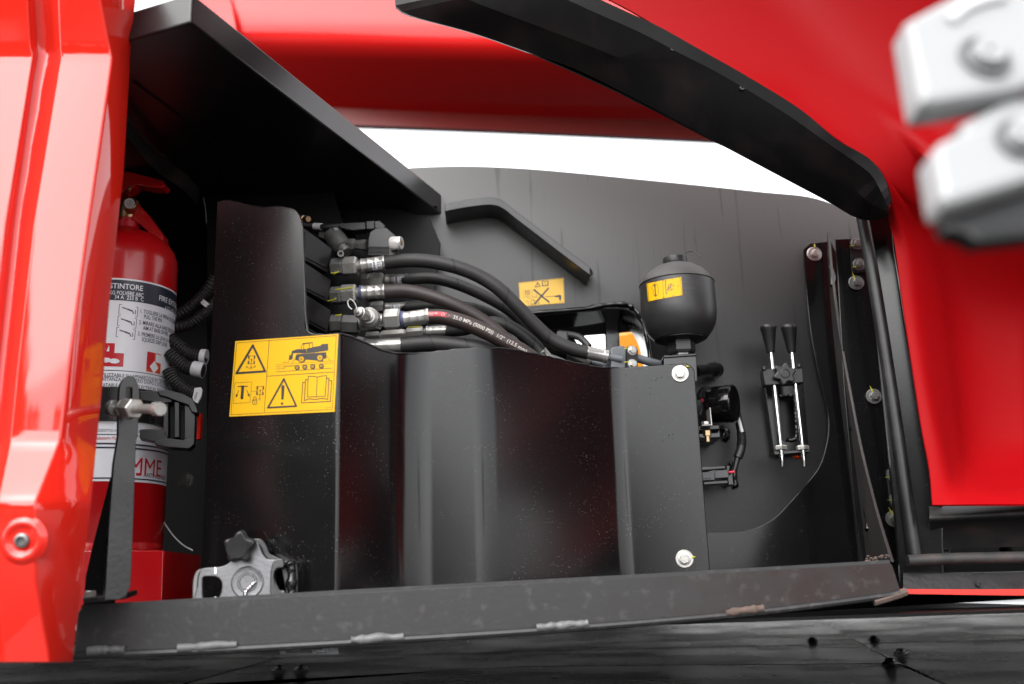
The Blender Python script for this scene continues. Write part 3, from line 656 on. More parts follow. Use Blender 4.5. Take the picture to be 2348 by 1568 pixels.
hf = lambda S: cut(S)[::3]
columns = [srow(cut(S0), -0.076)+pcol(0), srow(hf(S1), -0.070)+pcol(1), srow(hf(S15), -.068)+pcol(2), srow(hf(S2), -.075)+pcol(3), srow(hf(S25), -.085)+pcol(5), srow(hf(S3), -.10)+pcol(6)]
last = columns[-1]; columns.append([CAM+(W(proj(p)[0]+900, proj(p)[1], p.y)-CAM)*.84 for p in last]); columns.append([CAM+(W(proj(p)[0]+2600, proj(p)[1], p.y)-CAM)*.6 for p in last])
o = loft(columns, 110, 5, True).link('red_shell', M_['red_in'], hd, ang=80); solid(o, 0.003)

# ================================================================ ROOF PLATE
zr = W(1030, 506, 1.64).z
rf = root('roof_tray', 'black roof tray above the compartment with a red reflection tinted into its paint', 'roof panel', Wz(700, 300, zr))
c1, c2 = Wz(437, 52, zr), Wz(1030, 506, zr)
lf, lb = Wz(300, 92, zr), V((c2.x-1.3, c2.y, zr))
lf = c1 + (lf-c1).normalized()*0.6
b = MB(); vs = [tuple(c1), tuple(c2), tuple(lb), tuple(lf)]
th = 0.028; dr = V((c2.x-c1.x, c2.y-c1.y, 0)).normalized(); ou = V((dr.y, -dr.x, 0)); fo = V((0, -1, 0)); th = .038
vo = [c1, c2, lb, lf]
b.add(vs+[(p.x, p.y, zr+th) for p in vo], [(0, 1, 2, 3), (4, 7, 6, 5), (0, 4, 5, 1), (1, 5, 6, 2), (2, 6, 7, 3), (3, 7, 4, 0)])
bev(b.link('tray', M_['roof'], rf, smooth=False), 0.003, 3)
# inner fold line under the roof
p1, p2 = Wz(306, 188, zr-0.002), Wz(620, 425, zr-0.002)
b = MB(); b.tube([p1, p1.lerp(p2, .5), p2], 0.0012, seg=5, sub=4); b.link('seam', M_['roof'], rf)
# bulkhead with the curved welded edge on the upper left
BH = front(1.50)
bh = root('inner_bulkhead', 'dark inner bulkhead with a curved dusty weld edge behind the extinguisher', 'bulkhead', BH.hit(600, 600))
ed = cat2([(250, 215), (300, 285), (345, 335), (395, 378), (440, 412), (462, 440), (471, 475), (474, 512)], 5)
b = MB(); b.poly([BH.uv(*p) for p in [(440, 424), (462, 440), (471, 475), (474, 512), (474, 1345), (800, 1345), (800, 560), (760, 426)]], 0.004, bevel=0.0008); b.link('plate', M_['shade'], bh, BH.mat())
rz = lambda px, py: W(px, py, min(1.49, Wz(px, py, zr).y-0.03))
o = loft([[rz(*p) for p in cat2([(280, 255), (330, 318), (375, 362), (430, 402), (458, 435)], 3)], [rz(px-14, py+9)+V((0, .02, -.012)) for px, py in cat2([(280, 255), (330, 318), (375, 362), (430, 402), (458, 435)], 3)]], 20).link('curved_flange', M_['weld'], bh); solid(o, .003)
weld([rz(*p)+V((0, -.004, 0)) for p in ((290, 268), (320, 306), (350, 338), (380, 364))], 0.003, 'weld', M_['weld'], bh)
M_['scuff'] = mat('bare_scuffed_edge', (0.3, 0.3, 0.3), 0.5)
b = MB(); b.tube([BH.hit(*p)+BH.n*.002 for p in cat2([(440, 412), (462, 440), (471, 475), (474, 512)], 5)], 0.0005, seg=5, sub=2); b.link('bare_edge', M_['scuff'], bh)
bo = bolt(bh, BH, 603, 431, 0.0105, 0.0085, lift=0.012, hh=0.010, mk=[(.1, -.3, .4, .5)], m=M_['zinc_dark'])
bolt(bh, BH, 432, 1103, 0.0115, 0.0075, lift=0.01, mk=[(-.6, -.2, -.9, -.6)], m=M_['zinc_dark'])
bolt(bh, BH, 384, 1168, 0.005, 0.004, lift=0.02, m=M_['zinc_dark'])
# side and back closing sheets of the cavity
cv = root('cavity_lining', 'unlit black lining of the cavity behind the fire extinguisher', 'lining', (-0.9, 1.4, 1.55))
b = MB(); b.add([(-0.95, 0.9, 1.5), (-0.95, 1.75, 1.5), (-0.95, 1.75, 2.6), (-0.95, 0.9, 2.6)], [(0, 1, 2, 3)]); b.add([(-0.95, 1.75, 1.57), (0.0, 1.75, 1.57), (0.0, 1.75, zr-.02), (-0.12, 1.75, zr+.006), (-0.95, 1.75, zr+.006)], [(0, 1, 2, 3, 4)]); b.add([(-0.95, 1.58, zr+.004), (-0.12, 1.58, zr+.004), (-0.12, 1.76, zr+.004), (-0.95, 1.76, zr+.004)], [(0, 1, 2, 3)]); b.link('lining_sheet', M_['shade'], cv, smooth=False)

# ================================================================ SILL
a, c = W(178, 1440, 1.15), W(2060, 1320, 1.262)
SP = Plane(a, V((c.x-a.x, c.y-a.y, 0)))
sill = root('compartment_sill', 'grey dusty sill beam turning muddy brown at its right end', 'sill', SP.hit(1100, 1450))
so_ = [(170, 1507), (177, 1405), (184, 1395), (196, 1391), (900, 1352), (1500, 1320), (2040, 1289), (2046, 1296), (2064, 1352), (2062, 1363), (1700, 1412), (1300, 1447), (900, 1472), (500, 1495)]
b = MB(); b.poly([SP.uv(*p) for p in so_], 0.006, bevel=0.0015); b.link('face_plate', M_['sill'], sill, SP.mat(), ang=30)
# lower lip
lip = [SP.hit(*p)+SP.n*0.004 for p in ((168, 1504), (500, 1490), (900, 1467), (1300, 1441), (1700, 1407), (2000, 1370), (2058, 1359))]
b = MB(); b.tube(lip, 0.0042, seg=8, sub=10); b.link('bottom_lip', M_['sill'], sill)
tp = [SP.hit(*p) for p in ((186, 1395), (900, 1354), (1500, 1322), (2040, 1291))]
o = loft([tp, [p+V((0, 0.05, -0.001)) for p in tp]], 20).link('top_flange', M_['sill'], sill); solid(o, 0.004)
# slanted dusty fold line
for (x0, y0, x1, y1) in ((410, 1486, 545, 1476), (805, 1467, 925, 1458), (1228, 1438, 1345, 1428), (1660, 1405, 1745, 1395), (205, 1493, 290, 1488)):
    k = 6; pts = [SP.hit(x0+(x1-x0)*i/k, y0+(y1-y0)*i/k+random.uniform(-1.5, 1.5))+SP.n*0.006 for i in range(k+1)]
    weld(pts, 0.0046, 'weld', M_['dirt'] if x0 > 1500 else M_['sillweld'], sill)
rnd = random.Random(3); b = MB()
for k in range(60):
    x = rnd.uniform(1450, 2035) if k > 12 else rnd.uniform(200, 1200); t = (x-196)/1844; y = 1391-t*102+rnd.uniform(-1, 1)
    p = SP.hit(x, y)+V((0, 0.002+rnd.random()*.01, 0)); r = rnd.uniform(0.0006, 0.0022)
    b.lathe([(r*0.6, -r*.5), (r, 0), (r*0.7, r*.5)], Matrix.Translation(p), seg=6)
for k in range(26):
    x = rnd.uniform(1985, 2045); p = SP.hit(x, 1288-rnd.random()*16)+V((0, 0.005, 0)); r = rnd.uniform(0.001, 0.003)
    b.lathe([(r*0.6, -r*.5), (r, 0), (r*0.7, r*.5)], Matrix.Translation(p), seg=6)
b.link('mud_crumbs', M_['dirt'], sill)['kind'] = 'stuff'
# end return of the sill and its rusty foot
b = MB(); b.tube([SP.hit(2000, 1380)+SP.n*.003, SP.hit(2050, 1365)+SP.n*.004, SP.hit(2074, 1356)+SP.n*.002], 0.005, seg=8, sub=5); b.link('rusty_foot', M_['dirt'], sill)
# floor of the compartment
fz = SP.hit(1100, 1440).z
b = MB(); b.add([(-0.95, 1.165, fz), (0.28, 1.24, fz), (0.72, 1.26, fz), (0.72, 1.72, fz), (-0.95, 1.72, fz)], [(0, 1, 2, 3, 4)]); o = b.link('floor_pan', M_['shade'], sill, smooth=False); solid(o, 0.004)
# part number sticker mirrored in the deck, its reflection built as flat print
US = Plane(W(700, 1492, 1.20))
st = Art(lambda x, y, l: US.hit(x, y)+US.n*0.0004*l)
st.poly([(641, 1481), (775, 1479), (776, 1499), (641, 1500)], 0, 1); st.poly([(655, 1483), (750, 1481), (751, 1497), (655, 1498)], 1, 2)
st.text('29/21', 688, 1484, 6.5, 2, 3, dx=(-1, 0.03), dy=(0, 1)); st.text('21-757', 765, 1481, 6.5, 2, 3, dx=(-1, 0.03), dy=(0, 1)); st.text('52840672', 752, 1489, 6.5, 2, 3, dx=(-1, 0.03), dy=(0, 1))
o = st.b.link('part_number_reflection', [M_['greypaint'], M_['ink'], M_['tape']], None, smooth=False); tag(o, 'small inverted reflection of a part number sticker, built as print just below the sill', 'sticker')
ch = MB(); ch.box(4.0, 5.0, .2, Matrix.Translation((-1.1, 4.4, 1.705))); ch.box(2.6, 3.3, .2, Matrix.Translation((2.21, 3.55, 1.705))); o = bev(ch.link('deck_mirror_box', M_['shade'], None), .01); tag(o, 'unseen black box added under the chassis to darken what the deck mirrors', 'chassis')  # added out of sight so that the deck mirrors black here

# ================================================================ HOSE GUARD (folded sheet)
def ground_xy(px, y): p = W(px, 1354-0.032*(px-1173), y); return V((p.x, p.y, 0))
gp = [ground_xy(458, 1.235), ground_xy(771, 1.20), ground_xy(942, 1.305), ground_xy(1122, 1.300), ground_xy(1436, 1.43), ground_xy(1627, 1.412)]
plan = fillet([(p.x, p.y) for p in gp], [0, .006, .05, .045, .03, 0], 10, closed=False)
cols = [V((*p, 0)) for p in plan]
dense = [cols[0]]
for a, c in zip(cols, cols[1:]):
    k = max(1, int((c-a).length/0.003))
    for i in range(1, k+1): dense.append(a.lerp(c, i/k))
trace = [(440, 505), (482, 503), (487, 478), (497, 466), (515, 461), (535, 462), (560, 470), (600, 477), (630, 475), (650, 475), (668, 480), (682, 492), (692, 512), (696, 545), (697, 735), (699, 755), (706, 765), (722, 769), (780, 768), (800, 772), (835, 786), (870, 802), (900, 810), (940, 813), (1000, 808), (1060, 801), (1110, 798), (1140, 800), (1200, 808), (1260, 820), (1320, 834), (1370, 843), (1420, 846), (1500, 842), (1560, 837), (1577, 838), (1587, 845), (1593, 858), (1596, 880), (1700, 890)]
def trace_y(px):
    for a, c in zip(trace, trace[1:]):
        if a[0] <= px <= c[0]: return a[1]+(c[1]-a[1])*(px-a[0])/max(c[0]-a[0], 1e-6)
    return trace[0][1] if px < trace[0][0] else trace[-1][1]
zb = W(1100, 1395, 1.3).z
def top_z(x, y):
    z = 1.62; pz = z
    while z < 2.3:
        px, py = proj(V((x, y, z)))
        if py < trace_y(px): break
        z += 0.0015
    return z
gr = root('hose_guard', 'tall folded black guard sheet hiding the lower hoses', 'guard', W(1100, 1350, 1.3))
b = MB(); rowsN = 14; vs = []; ZT = []
for p in dense:
    zt = top_z(p.x, p.y); ZT.append(zt)
    lowz = zb
    for r in range(rowsN+1):
        t = r/rowsN; vs.append((p.x, p.y, lowz+(zt-lowz)*t))
n = len(dense); fs = [(i*(rowsN+1)+r, (i+1)*(rowsN+1)+r, (i+1)*(rowsN+1)+r+1, i*(rowsN+1)+r+1) for i in range(n-1) for r in range(rowsN)]
b.add(vs, fs); o = b.link('folded_sheet', M_['black'], gr, ang=50); solid(o, 0.004)
tp = [V((p.x, p.y, z)) for p, z in zip(dense, ZT)]
sm = [tp[0]]+[(tp[i-1]+tp[i]*2+tp[i+1])/4 for i in range(1, n-1)]+[tp[-1]]
b = MB(); b.tube([p+V((0, .002, 0)) for p in sm], .0021, seg=10, sub=1, smooth=False); b.tube([tp[-1]+V((0, .002, 0)), V((dense[-1].x, dense[-1].y+.002, zb))], .002, seg=10, sub=4, smooth=False); b.link('rounded_edge', M_['black'], gr, ang=80)
GR = through(gp[4]+V((0, 0, 1.6)), gp[5]+V((0, 0, 1.6)))      # right facet
GL = through(gp[0]+V((0, 0, 1.6)), gp[1]+V((0, 0, 1.6)))      # left facet
bolt(gr, GR, 1559, 857, 0.0125, 0.0072, lift=0.0005, mk=[(.75, .8, 1.1, .7)], m=M_['zinc'])
bolt(gr, GR, 1569, 1281, 0.0125, 0.0072, lift=0.0005, mk=[(.8, .1, 1.2, .2)], m=M_['zinc'])
AS = Art(lambda x, y, l: GR.hit(x, y)+GR.n*.0002*l); rq = random.Random(5)
for (cx_, cy_, sx_, sy_, nn_) in ((1470, 870, 60, 18, 16), (1475, 905, 45, 25, 8), (1530, 1000, 30, 20, 9), (1500, 1100, 70, 90, 10)):
    for k in range(nn_): AS.disc(cx_+rq.gauss(0, sx_*.5), cy_+rq.gauss(0, sy_*.5), rq.uniform(.5, 1.5), 0, 1, n=10)
AS.b.link('drip_spots', [M_['shade']], gr, smooth=False)['kind'] = 'stuff'
# black patch laid on the guard, standing in for the shaded cut-out behind the casting
CU = Plane(GL.o+GL.n*0.0012, GL.u, GL.v)
b = MB(); cut = cat2([(520, 1240), (560, 1221), (600, 1218), (612, 1235), (622, 1262), (655, 1272), (676, 1290), (682, 1318), (682, 1370)], 4)+[(520, 1370)]
b.poly([CU.uv(*p) for p in cut][::-1], 0.001); b.link('cutout', M_['gloss'], gr, CU.mat())

# ================================================================ STICKERS
def zmap(P, ox, oy, k, lift0=0.0003, step=0.00022):
    return lambda x, y, l: P.hit((ox+x/k)/1.7455, (oy+y/k)/1.7455)+P.n*(lift0+step*l)
A = Art(zmap(GL, 880, 1300, 3.92))
A.poly([(245, 258), (1860, 145), (1800, 1362), (150, 1440)][::-1], 0, 1)
Ln = lambda pts, wd, closed=False: A.line(pts, wd, 1, 2, closed)
Ln([(266, 284), (1827, 170), (1766, 1326), (174, 1410)], 7, True)
Ln([(776, 250), (698, 1376)], 8); Ln([(742, 806), (1793, 740)], 8)
Ln([(520, 325), (262, 760), (712, 730)], 34, True)
for x, y, s in ((500, 550, 1.0), (636, 1032, 1.05)):
    Ln([(x-35*s, y-62*s), (x+40*s, y-66*s), (x+32*s, y+58*s), (x-42*s, y+62*s)], 7, True)
    for dx in (-46, 50):
        Ln([(x+dx*s, y-62*s), (x+(dx-2)*s, y-22*s)], 16); Ln([(x+(dx-6)*s, y+24*s), (x+(dx-8)*s, y+62*s)], 16)
    A.disc(x, y, 13, 1); Ln([(x, y), (x-10*s, y+118*s)], 8); Ln([(x-22*s, y+118*s), (x+3*s, y+118*s), (x+1*s, y+140*s), (x-24*s, y+140*s)], 6, True)
for sgn, bx, by in ((-1, 466, 682), (1, 512, 672)):
    Ln([(bx, by), (bx+sgn*28, by-6), (bx+sgn*48, by-28)], 6); Ln([(bx+sgn*48, by-4), (bx+sgn*50, by-30), (bx+sgn*22, by-22)], 6)
Ln([(238, 910), (503, 895), (476, 1218), (214, 1233)], 5, True)
Ln([(290, 970), (438, 963)], 15); Ln([(362, 968), (349, 1145)], 44); A.disc(348, 1147, 22, 1)
for x0, y0, x1, y1 in ((296, 1030, 262, 1120), (424, 1025, 460, 1110)):
    Ln([(x0, y0), (x1, y1)], 10); d = V((x1-x0, y1-y0)).normalized(); q = V((-d.y, d.x)); e = V((x1, y1))
    A.poly([tuple(e+d*28), tuple(e-d*24+q*20), tuple(e-d*24-q*20)], 1, 2)
Ln([(497, 1044), (580, 1040)], 5); Ln([(566, 1026), (585, 1040), (568, 1054)], 5)
A.disc(549, 1215, 40, 1, 2, ri=31, ry=42); Ln([(512, 1182), (588, 1178)], 10); Ln([(530, 1178), (532, 1145), (552, 1128), (572, 1142), (572, 1178)], 9); A.disc(549, 1208, 8, 1); Ln([(549, 1210), (549, 1232)], 6)
Ln([(1006, 850), (756, 1300), (1200, 1275)], 28, True)
A.poly([(968, 958), (992, 943), (1018, 958), (1003, 1165), (982, 1178), (965, 1165)], 1, 2); A.disc(977, 1236, 20, 1)
Ln([(1388, 810), (1460, 805), (1530, 822), (1600, 803), (1676, 798), (1652, 1122), (1580, 1118), (1514, 1132), (1450, 1128), (1375, 1134)], 11, True)
Ln([(1530, 822), (1514, 1132)], 10); Ln([(1388, 858), (1345, 860), (1328, 1188), (1400, 1160), (1510, 1172), (1600, 1152), (1694, 1168), (1712, 838), (1678, 840)], 12)
Ln([(1340, 903), (1302, 905), (1282, 1225), (1736, 1202), (1754, 875), (1714, 877)], 12)
A.text('52744473', 1658, 1308, 17, 1, 2, dx=(1, -.05), dy=(0, -1))
# telehandler on a trailer
pol = lambda pts: A.poly(pts, 1, 2)
pol([(1205, 462), (1668, 430), (1676, 528), (1630, 530), (1618, 570), (1350, 545), (1330, 585), (1232, 560), (1186, 556), (1190, 490)])
pol([(1360, 385), (1460, 350), (1580, 328), (1600, 304), (1698, 296), (1704, 385), (1690, 405), (1480, 436), (1370, 445)])
pol([(1290, 380), (1215, 382), (1130, 412), (1118, 480), (1090, 470), (1086, 545), (1110, 552), (1142, 535), (1150, 448), (1290, 442)])
Ln([(1290, 445), (1275, 340), (1310, 296), (1450, 284), (1465, 370), (1405, 380), (1402, 290)], 9); Ln([(1310, 296), (1322, 300), (1305, 440)], 8); Ln([(1315, 385), (1400, 370)], 7); Ln([(1300, 297), (1455, 280)], 16)
pol([(1290, 386), (1350, 384), (1372, 445), (1290, 450)])
for x, y in ((1283, 538), (1573, 518)):
    A.disc(x, y, 56, 1, 3); A.disc(x, y, 40, 0, 4); A.disc(x, y, 30, 1, 5, ri=27); A.disc(x, y, 13, 1, 5)
for x, y in ((1215, 673), (1337, 664), (1459, 656), (1594, 647)):
    A.disc(x, y, 40, 1, 3); A.disc(x, y, 22, 0, 4); A.disc(x, y, 16, 1, 5, ri=11); A.disc(x, y, 5, 1, 5)
Ln([(985, 590), (1078, 587), (1084, 540)], 5); Ln([(1190, 520), (1135, 600)], 6); Ln([(1676, 480), (1735, 565)], 6)
Ln([(895, 625), (1768, 566), (1766, 600), (892, 655)], 4, True); Ln([(892, 655), (890, 695), (1018, 686), (1020, 646)], 4); Ln([(935, 652), (935, 690)], 4); Ln([(975, 690), (1040, 650)], 4); Ln([(1020, 656), (1180, 645)], 4)
Ln([(885, 738), (1765, 680)], 7)
tag(A.link('transport_warning_sticker', [M_['yellow'], M_['ink']]), 'large yellow sticker of four warning pictograms on the guard', 'sticker')
# pressure washer sticker on the back wall (zoom frame origin 1900,1000 scale 2.1345)
A = Art(zmap(BW, 1900, 1000, 2.1345, 0.0003, 0.0003))
M_['yellow_pale'] = mat('yellow_sticker_sheen', (0.60, 0.34, 0.012), 0.35)
A.poly([(373, 280), (758, 238), (767, 455), (385, 487)][::-1], 0, 1)
Ln = lambda pts, wd, closed=False: A.line(pts, wd, 1, 2, closed)
Ln([(378, 284), (753, 243), (762, 451), (390, 482)], 2, True)
Ln([(535, 277), (513, 318), (557, 312)], 5, True); Ln([(536, 290), (536, 302)], 4); A.disc(536, 308, 2, 1)
Ln([(577, 268), (600, 272), (622, 264), (622, 300), (600, 308), (577, 304)], 4, True); Ln([(600, 272), (600, 308)], 3); Ln([(574, 275), (574, 310), (626, 306), (626, 270)], 3)
Ln([(505, 342), (632, 446)], 14); Ln([(626, 330), (512, 460)], 14)
Ln([(414, 350), (470, 342), (472, 400), (416, 408)], 1.5, True); Ln([(488, 352), (520, 336), (527, 396), (488, 400)], 2, True)
for x in (432, 446, 460): Ln([(x, 352), (x, 384)], 6)
Ln([(440, 396), (455, 394), (455, 404), (440, 406)], 2, True); Ln([(455, 418), (540, 402), (600, 414)], 2)
Ln([(480, 430), (480, 466), (505, 462), (505, 428)], 4, True); Ln([(505, 436), (545, 432), (548, 458), (505, 460)], 3); Ln([(425, 440), (455, 436), (455, 468)], 3)
Ln([(605, 401), (700, 394)], 4); A.poly([(678, 394), (728, 384), (738, 396), (736, 430), (720, 432), (716, 404), (682, 404)], 1, 2)
A.text('52801326', 718, 446, 6, 1, 2, dx=(1, -.08), dy=(0, -1))
tag(A.b.link('pressure_washer_sticker', [M_['yellow_pale'], M_['ink']], None, smooth=False), 'small yellow no pressure washing sticker on the back wall', 'sticker')

# ================================================================ LEFT RED CORNER PANEL
rp = root('red_corner_panel', 'glossy red ribbed corner panel filling the left edge', 'body panel', W(150, 1500, 1.0))
def ln(pts):
    return lambda y: next((a[0]+(c[0]-a[0])*(y-a[1])/(c[1]-a[1]) for a, c in zip(pts, pts[1:]) if a[1] <= y <= c[1]), pts[-1][0])
LA = ln([(60, -60), (70, 110), (76, 125), (13, 515), (-22, 850), (-45, 1010), (-75, 1150), (-80, 1320), (-60, 1600)])
LB = ln([(76, -60), (84, 110), (86, 125), (30, 515), (-6, 850), (-25, 1010), (-55, 1150), (-60, 1320), (-40, 1600)])
LC = ln([(112, -60), (122, 110), (125, 130), (55, 515), (20, 850), (4, 1010), (-25, 1150), (-25, 1320), (-5, 1600)])
LD = ln([(132, -60), (138, 110), (141, 130), (78, 515), (40, 850), (24, 1010), (-5, 1150), (-5, 1320), (15, 1600)])
LE = ln([(218, -60), (252, 110), (257, 135), (202, 515), (156, 850), (137, 1010), (81, 1150), (79, 1320), (112, 1500), (120, 1600)])
LF = ln([(316, -60), (300, 100), (283, 400), (255, 640), (238, 850), (222, 1010), (203, 1200), (188, 1330), (166, 1515), (160, 1600)])
ys = [-60, 30, 90, 112, 122, 132, 150, 250, 400, 515, 700, 850, 950, 985, 1002, 1012, 1022, 1040, 1090, 1130, 1145, 1155, 1170, 1240, 1330, 1420, 1490, 1517]
# depth of the front face: kinks at y 120, 1010 and 1150
def fy(y):
    pts = [(-60, .968), (112, 0.998), (132, 1.0), (1000, 1.0), (1020, 0.998), (1140, 0.966), (1160, 0.964), (1320, 0.972), (1517, 1.0)]
    return next(a[1]+(c[1]-a[1])*(y-a[0])/(c[0]-a[0]) for a, c in zip(pts, pts[1:]) if a[0] <= y <= c[0])
rows = []
for y in ys:
    f = fy(y)
    r = [(-320, f+.03), (LA(y)-4, f+.0), (LA(y)+3, f+.001), (LB(y), f+.016), (LC(y), f+.016), (LD(y)-4, f+.001), (LD(y)+5, f-.001), (LE(y)-5, f-.001), (LE(y)+4, f+.001), (LF(y), f+.045+(.0 if y < 1000 else .0)), (LF(y)-6, f+.075)]
    rows.append([W(x, y, d) for x, d in r])
b = MB(); m_ = len(rows[0])
b.add([tuple(p) for r in rows for p in r], [(i*m_+k, (i+1)*m_+k, (i+1)*m_+k+1, i*m_+k+1) for i in range(len(rows)-1) for k in range(m_-1)])
me = b.me('shell', [M_['red']], True, 75)
o = link('shell', me, None, rp); wn = o.modifiers.new('weighted', 'WEIGHTED_NORMAL'); wn.weight = 80; wn.mode = 'FACE_AREA'
# bolt in its dimple: ring raised from the surface round a recess
RPL = Plane(W(52, 1239, fy(1239)-.0012), V((1, 0.0, 0)), V((0, -.11, 1)))
b = MB(); prof = [(0.0235, -0.001), (0.0205, 0.0008), (0.0180, 0.0028), (0.0160, 0.0030), (0.0140, 0.0018), (0.0115, 0.0004), (0.0090, 0.0), (0.0005, 0.0)]
b.lathe(prof, seg=48); b.link('bolt_dimple', M_['red'], rp, RPL.mat(52, 1239), ang=80)
b = MB(); b.lathe([(0.0068, -0.001), (0.0072, 0.001), (0.0068, 0.0035), (0.0045, 0.0045), (0.0035, 0.0015), (0.0005, 0.0015)], seg=28); b.link('bolt', M_['zinc_dark'], rp, RPL.mat(52, 1239))
# hose behind the panel edge, top left
hs_ = root('left_upper_hose', 'black hose end with a metal clip beside the red panel, top left', 'hose', W(310, 150, 1.2))
b = MB(); b.tube([W(316, 60, 1.25), W(316, 100, 1.24), W(312, 140, 1.23), (W(305, 180, 1.22)), W(290, 230, 1.22)], 0.009, seg=16, sub=6); b.link('hose', M_['rubber'], hs_)
b = MB(); b.tube([W(316, 92, 1.238), W(315, 102, 1.238)], 0.0105, seg=16, sub=2, smooth=False); b.box(.006, .006, .008, Matrix.Translation(W(320, 105, 1.225))); b.link('hose_clip', M_['zinc_dark'], hs_)

# ================================================================ FIRE EXTINGUISHER
EX = W(268, 900, 1.40); EX = V((EX.x, EX.y, 0)); ER = 0.0742
def ez(py): # height on the axis seen at picture row py
    lo, hi = 1.3, 2.4
    for _ in range(40):
        m = (lo+hi)/2
        if proj(V((EX.x, EX.y, m)))[1] > py: lo = m
        else: hi = m
    return lo
ext = root('fire_extinguisher', 'red powder fire extinguisher with white label standing behind the red panel', 'fire extinguisher', (EX.x, EX.y, ez(1300)))
EM = Matrix.Translation(EX)
z0, z1 = ez(1275), ez(612)
b = MB(); b.lathe([(ER-.004, z0), (ER, z0+.003), (ER, z0+.012), (ER-.0015, z0+.014), (ER-.0015, z0+.016), (ER, z0+.018), (ER, z1), (ER*.985, z1+.010), (ER*.93, z1+.022), (ER*.82, z1+.034), (ER*.65, z1+.044), (ER*.42, z1+.051), (ER*.30, z1+.054), (ER*.26, z1+.058)], EM, seg=72)
b.link('cylinder', M_['red_ext'], ext, ang=40)
zt = z1+.056
b = MB(); b.lathe([(.018, zt), (.018, zt+.012), (.014, zt+.014), (.014, zt+.020)], EM, seg=28); b.link('neck_ring', M_['redink'], ext)
b = MB(); b.lathe([(.015, zt+.018), (.016, zt+.022), (.016, zt+.045), (.012, zt+.050)], EM, seg=24); b.link('valve_body', M_['brass'], ext)
# gauge facing the viewer
gy = EX.y-.03; G = Plane(W(297, 466, gy), V((1, 0.25, 0)), V((0, 0.12, 1)))
b = MB(); b.lathe([(.0085, -.03), (.0085, -.012), (.0098, -.010), (.0098, 0), (.0085, .001), (.0085, -.001), (.0003, -.001)], seg=32); gg = b.link('gauge', M_['brass'], ext, G.mat())
Ag = Art(lambda x, y, l: G.hit(297+x, 466+y)+G.n*(.0003*l)); Ag.disc(0, 0, 11.5, 0, 0); Ag.disc(0, 1, 7, 1, 1, ri=5.5); Ag.line([(0, 2), (3, -6)], 1.6, 1, 2); Ag.disc(0, 2, 2.2, 1, 2)
Ag.b.link('dial', [M_['tape'], M_['brass']], gg, smooth=False)
HP_ = front(EX.y-.02)
def hpoly(pts, name, m, th, y, r=2, bevel=.001):
    P = front(y); b = MB(); b.poly([P.uv(*p) for p in fillet(pts, r)], th, bevel=bevel); return b.link(name, m, ext, P.mat())
hpoly([(240, 402), (272, 400), (293, 393), (325, 401), (372, 413), (380, 424), (372, 430), (345, 429), (312, 422), (303, 432), (285, 441), (240, 442)], 'squeeze_lever', M_['red_ext'], .024, EX.y-.012, 4)
hpoly([(283, 470), (306, 456), (335, 487), (373, 538), (374, 556), (350, 540), (318, 512), (288, 492)], 'carry_handle', M_['red_ext'], .024, EX.y-.012, 3)
b = MB(); b.tube([W(286, 440, EX.y-.03), W(294, 433, EX.y-.035), W(300, 428, EX.y-.03)], .0016, seg=6, sub=4); b.tube([W(299, 424, EX.y-.035), W(298, 435, EX.y-.035), W(295, 450, EX.y-.03)], .0009, seg=6, sub=4); b.link('safety_pin', M_['brass'], ext)
# label on the cylinder
def cyl_at(px, py):
    d = ray(px, py); o_ = CAM-EX; a = d.x**2+d.y**2; h = o_.x*d.x+o_.y*d.y; c = o_.x**2+o_.y**2-ER*ER
    D = h*h-a*c
    if D < 0: D = 0
    t = (-h-math.sqrt(D))/a; p = CAM+d*t; q = p-EX; return math.atan2(q.x, -q.y), p.z
def cyl(x, y, l): r = ER+.0003+.0002*l; return V((EX.x+r*math.sin(x), EX.y-r*math.cos(x), y))
LB_ = Art(cyl)
def zc_(px, py): return cyl_at(px, py)[1]
zA, zB_, zC, zD, zE = zc_(252, 637), zc_(252, 641), zc_(252, 688), zc_(252, 846), zc_(252, 900)
T0, T1 = -1.9, 1.75
zBot = zc_(225, 1103)
LB_.grid(T0, zA, T1, zBot, 0, 1, 60); LB_.grid(T0, zB_, T1, zC, 1, 2, 60)
def ctext(t, px, py, hpx, mi, width_px=None, off=0.0, wk=0.88):
    th0, zz = cyl_at(px, py); h = hpx*sc(EX.y-ER)
    vs, fs = text2d(t, off)
    LB_.b.add([tuple(cyl(th0+v[0]*h*wk/ER, zz+v[1]*h, 7 if hpx > 30 else 3)) for v in vs], fs, None, mi)
ctext('ESTINTORE', 243, 661, 13, 0, off=.02); ctext('6 KG POLVERE ABC', 243, 675, 9.5, 0, off=.012, wk=.72); ctext('34 A  233 B  C', 262, 685, 9.5, 0, off=.01, wk=.8)
ctext('FIRE EXTINGUISHER', 363, 688, 13, 0, off=.02); ctext('6 KG ABC POWDER', 377, 708, 9, 0, wk=.8); ctext('34 A 233 B C', 382, 719, 9, 0, wk=.8)
def cline(a, c, wd):
    d = V(((c[0]-a[0])*ER, c[1]-a[1])); d.normalize(); q = V((-d.y, d.x))*wd/2; a_ = V((a[0]*ER, a[1])); c_ = V((c[0]*ER, c[1]))
    LB_.b.add([tuple(cyl(p.x/ER, p.y, 3)) for p in (a_-q, c_-q, c_+q, a_+q)], [(0, 1, 2, 3)], None, 1)
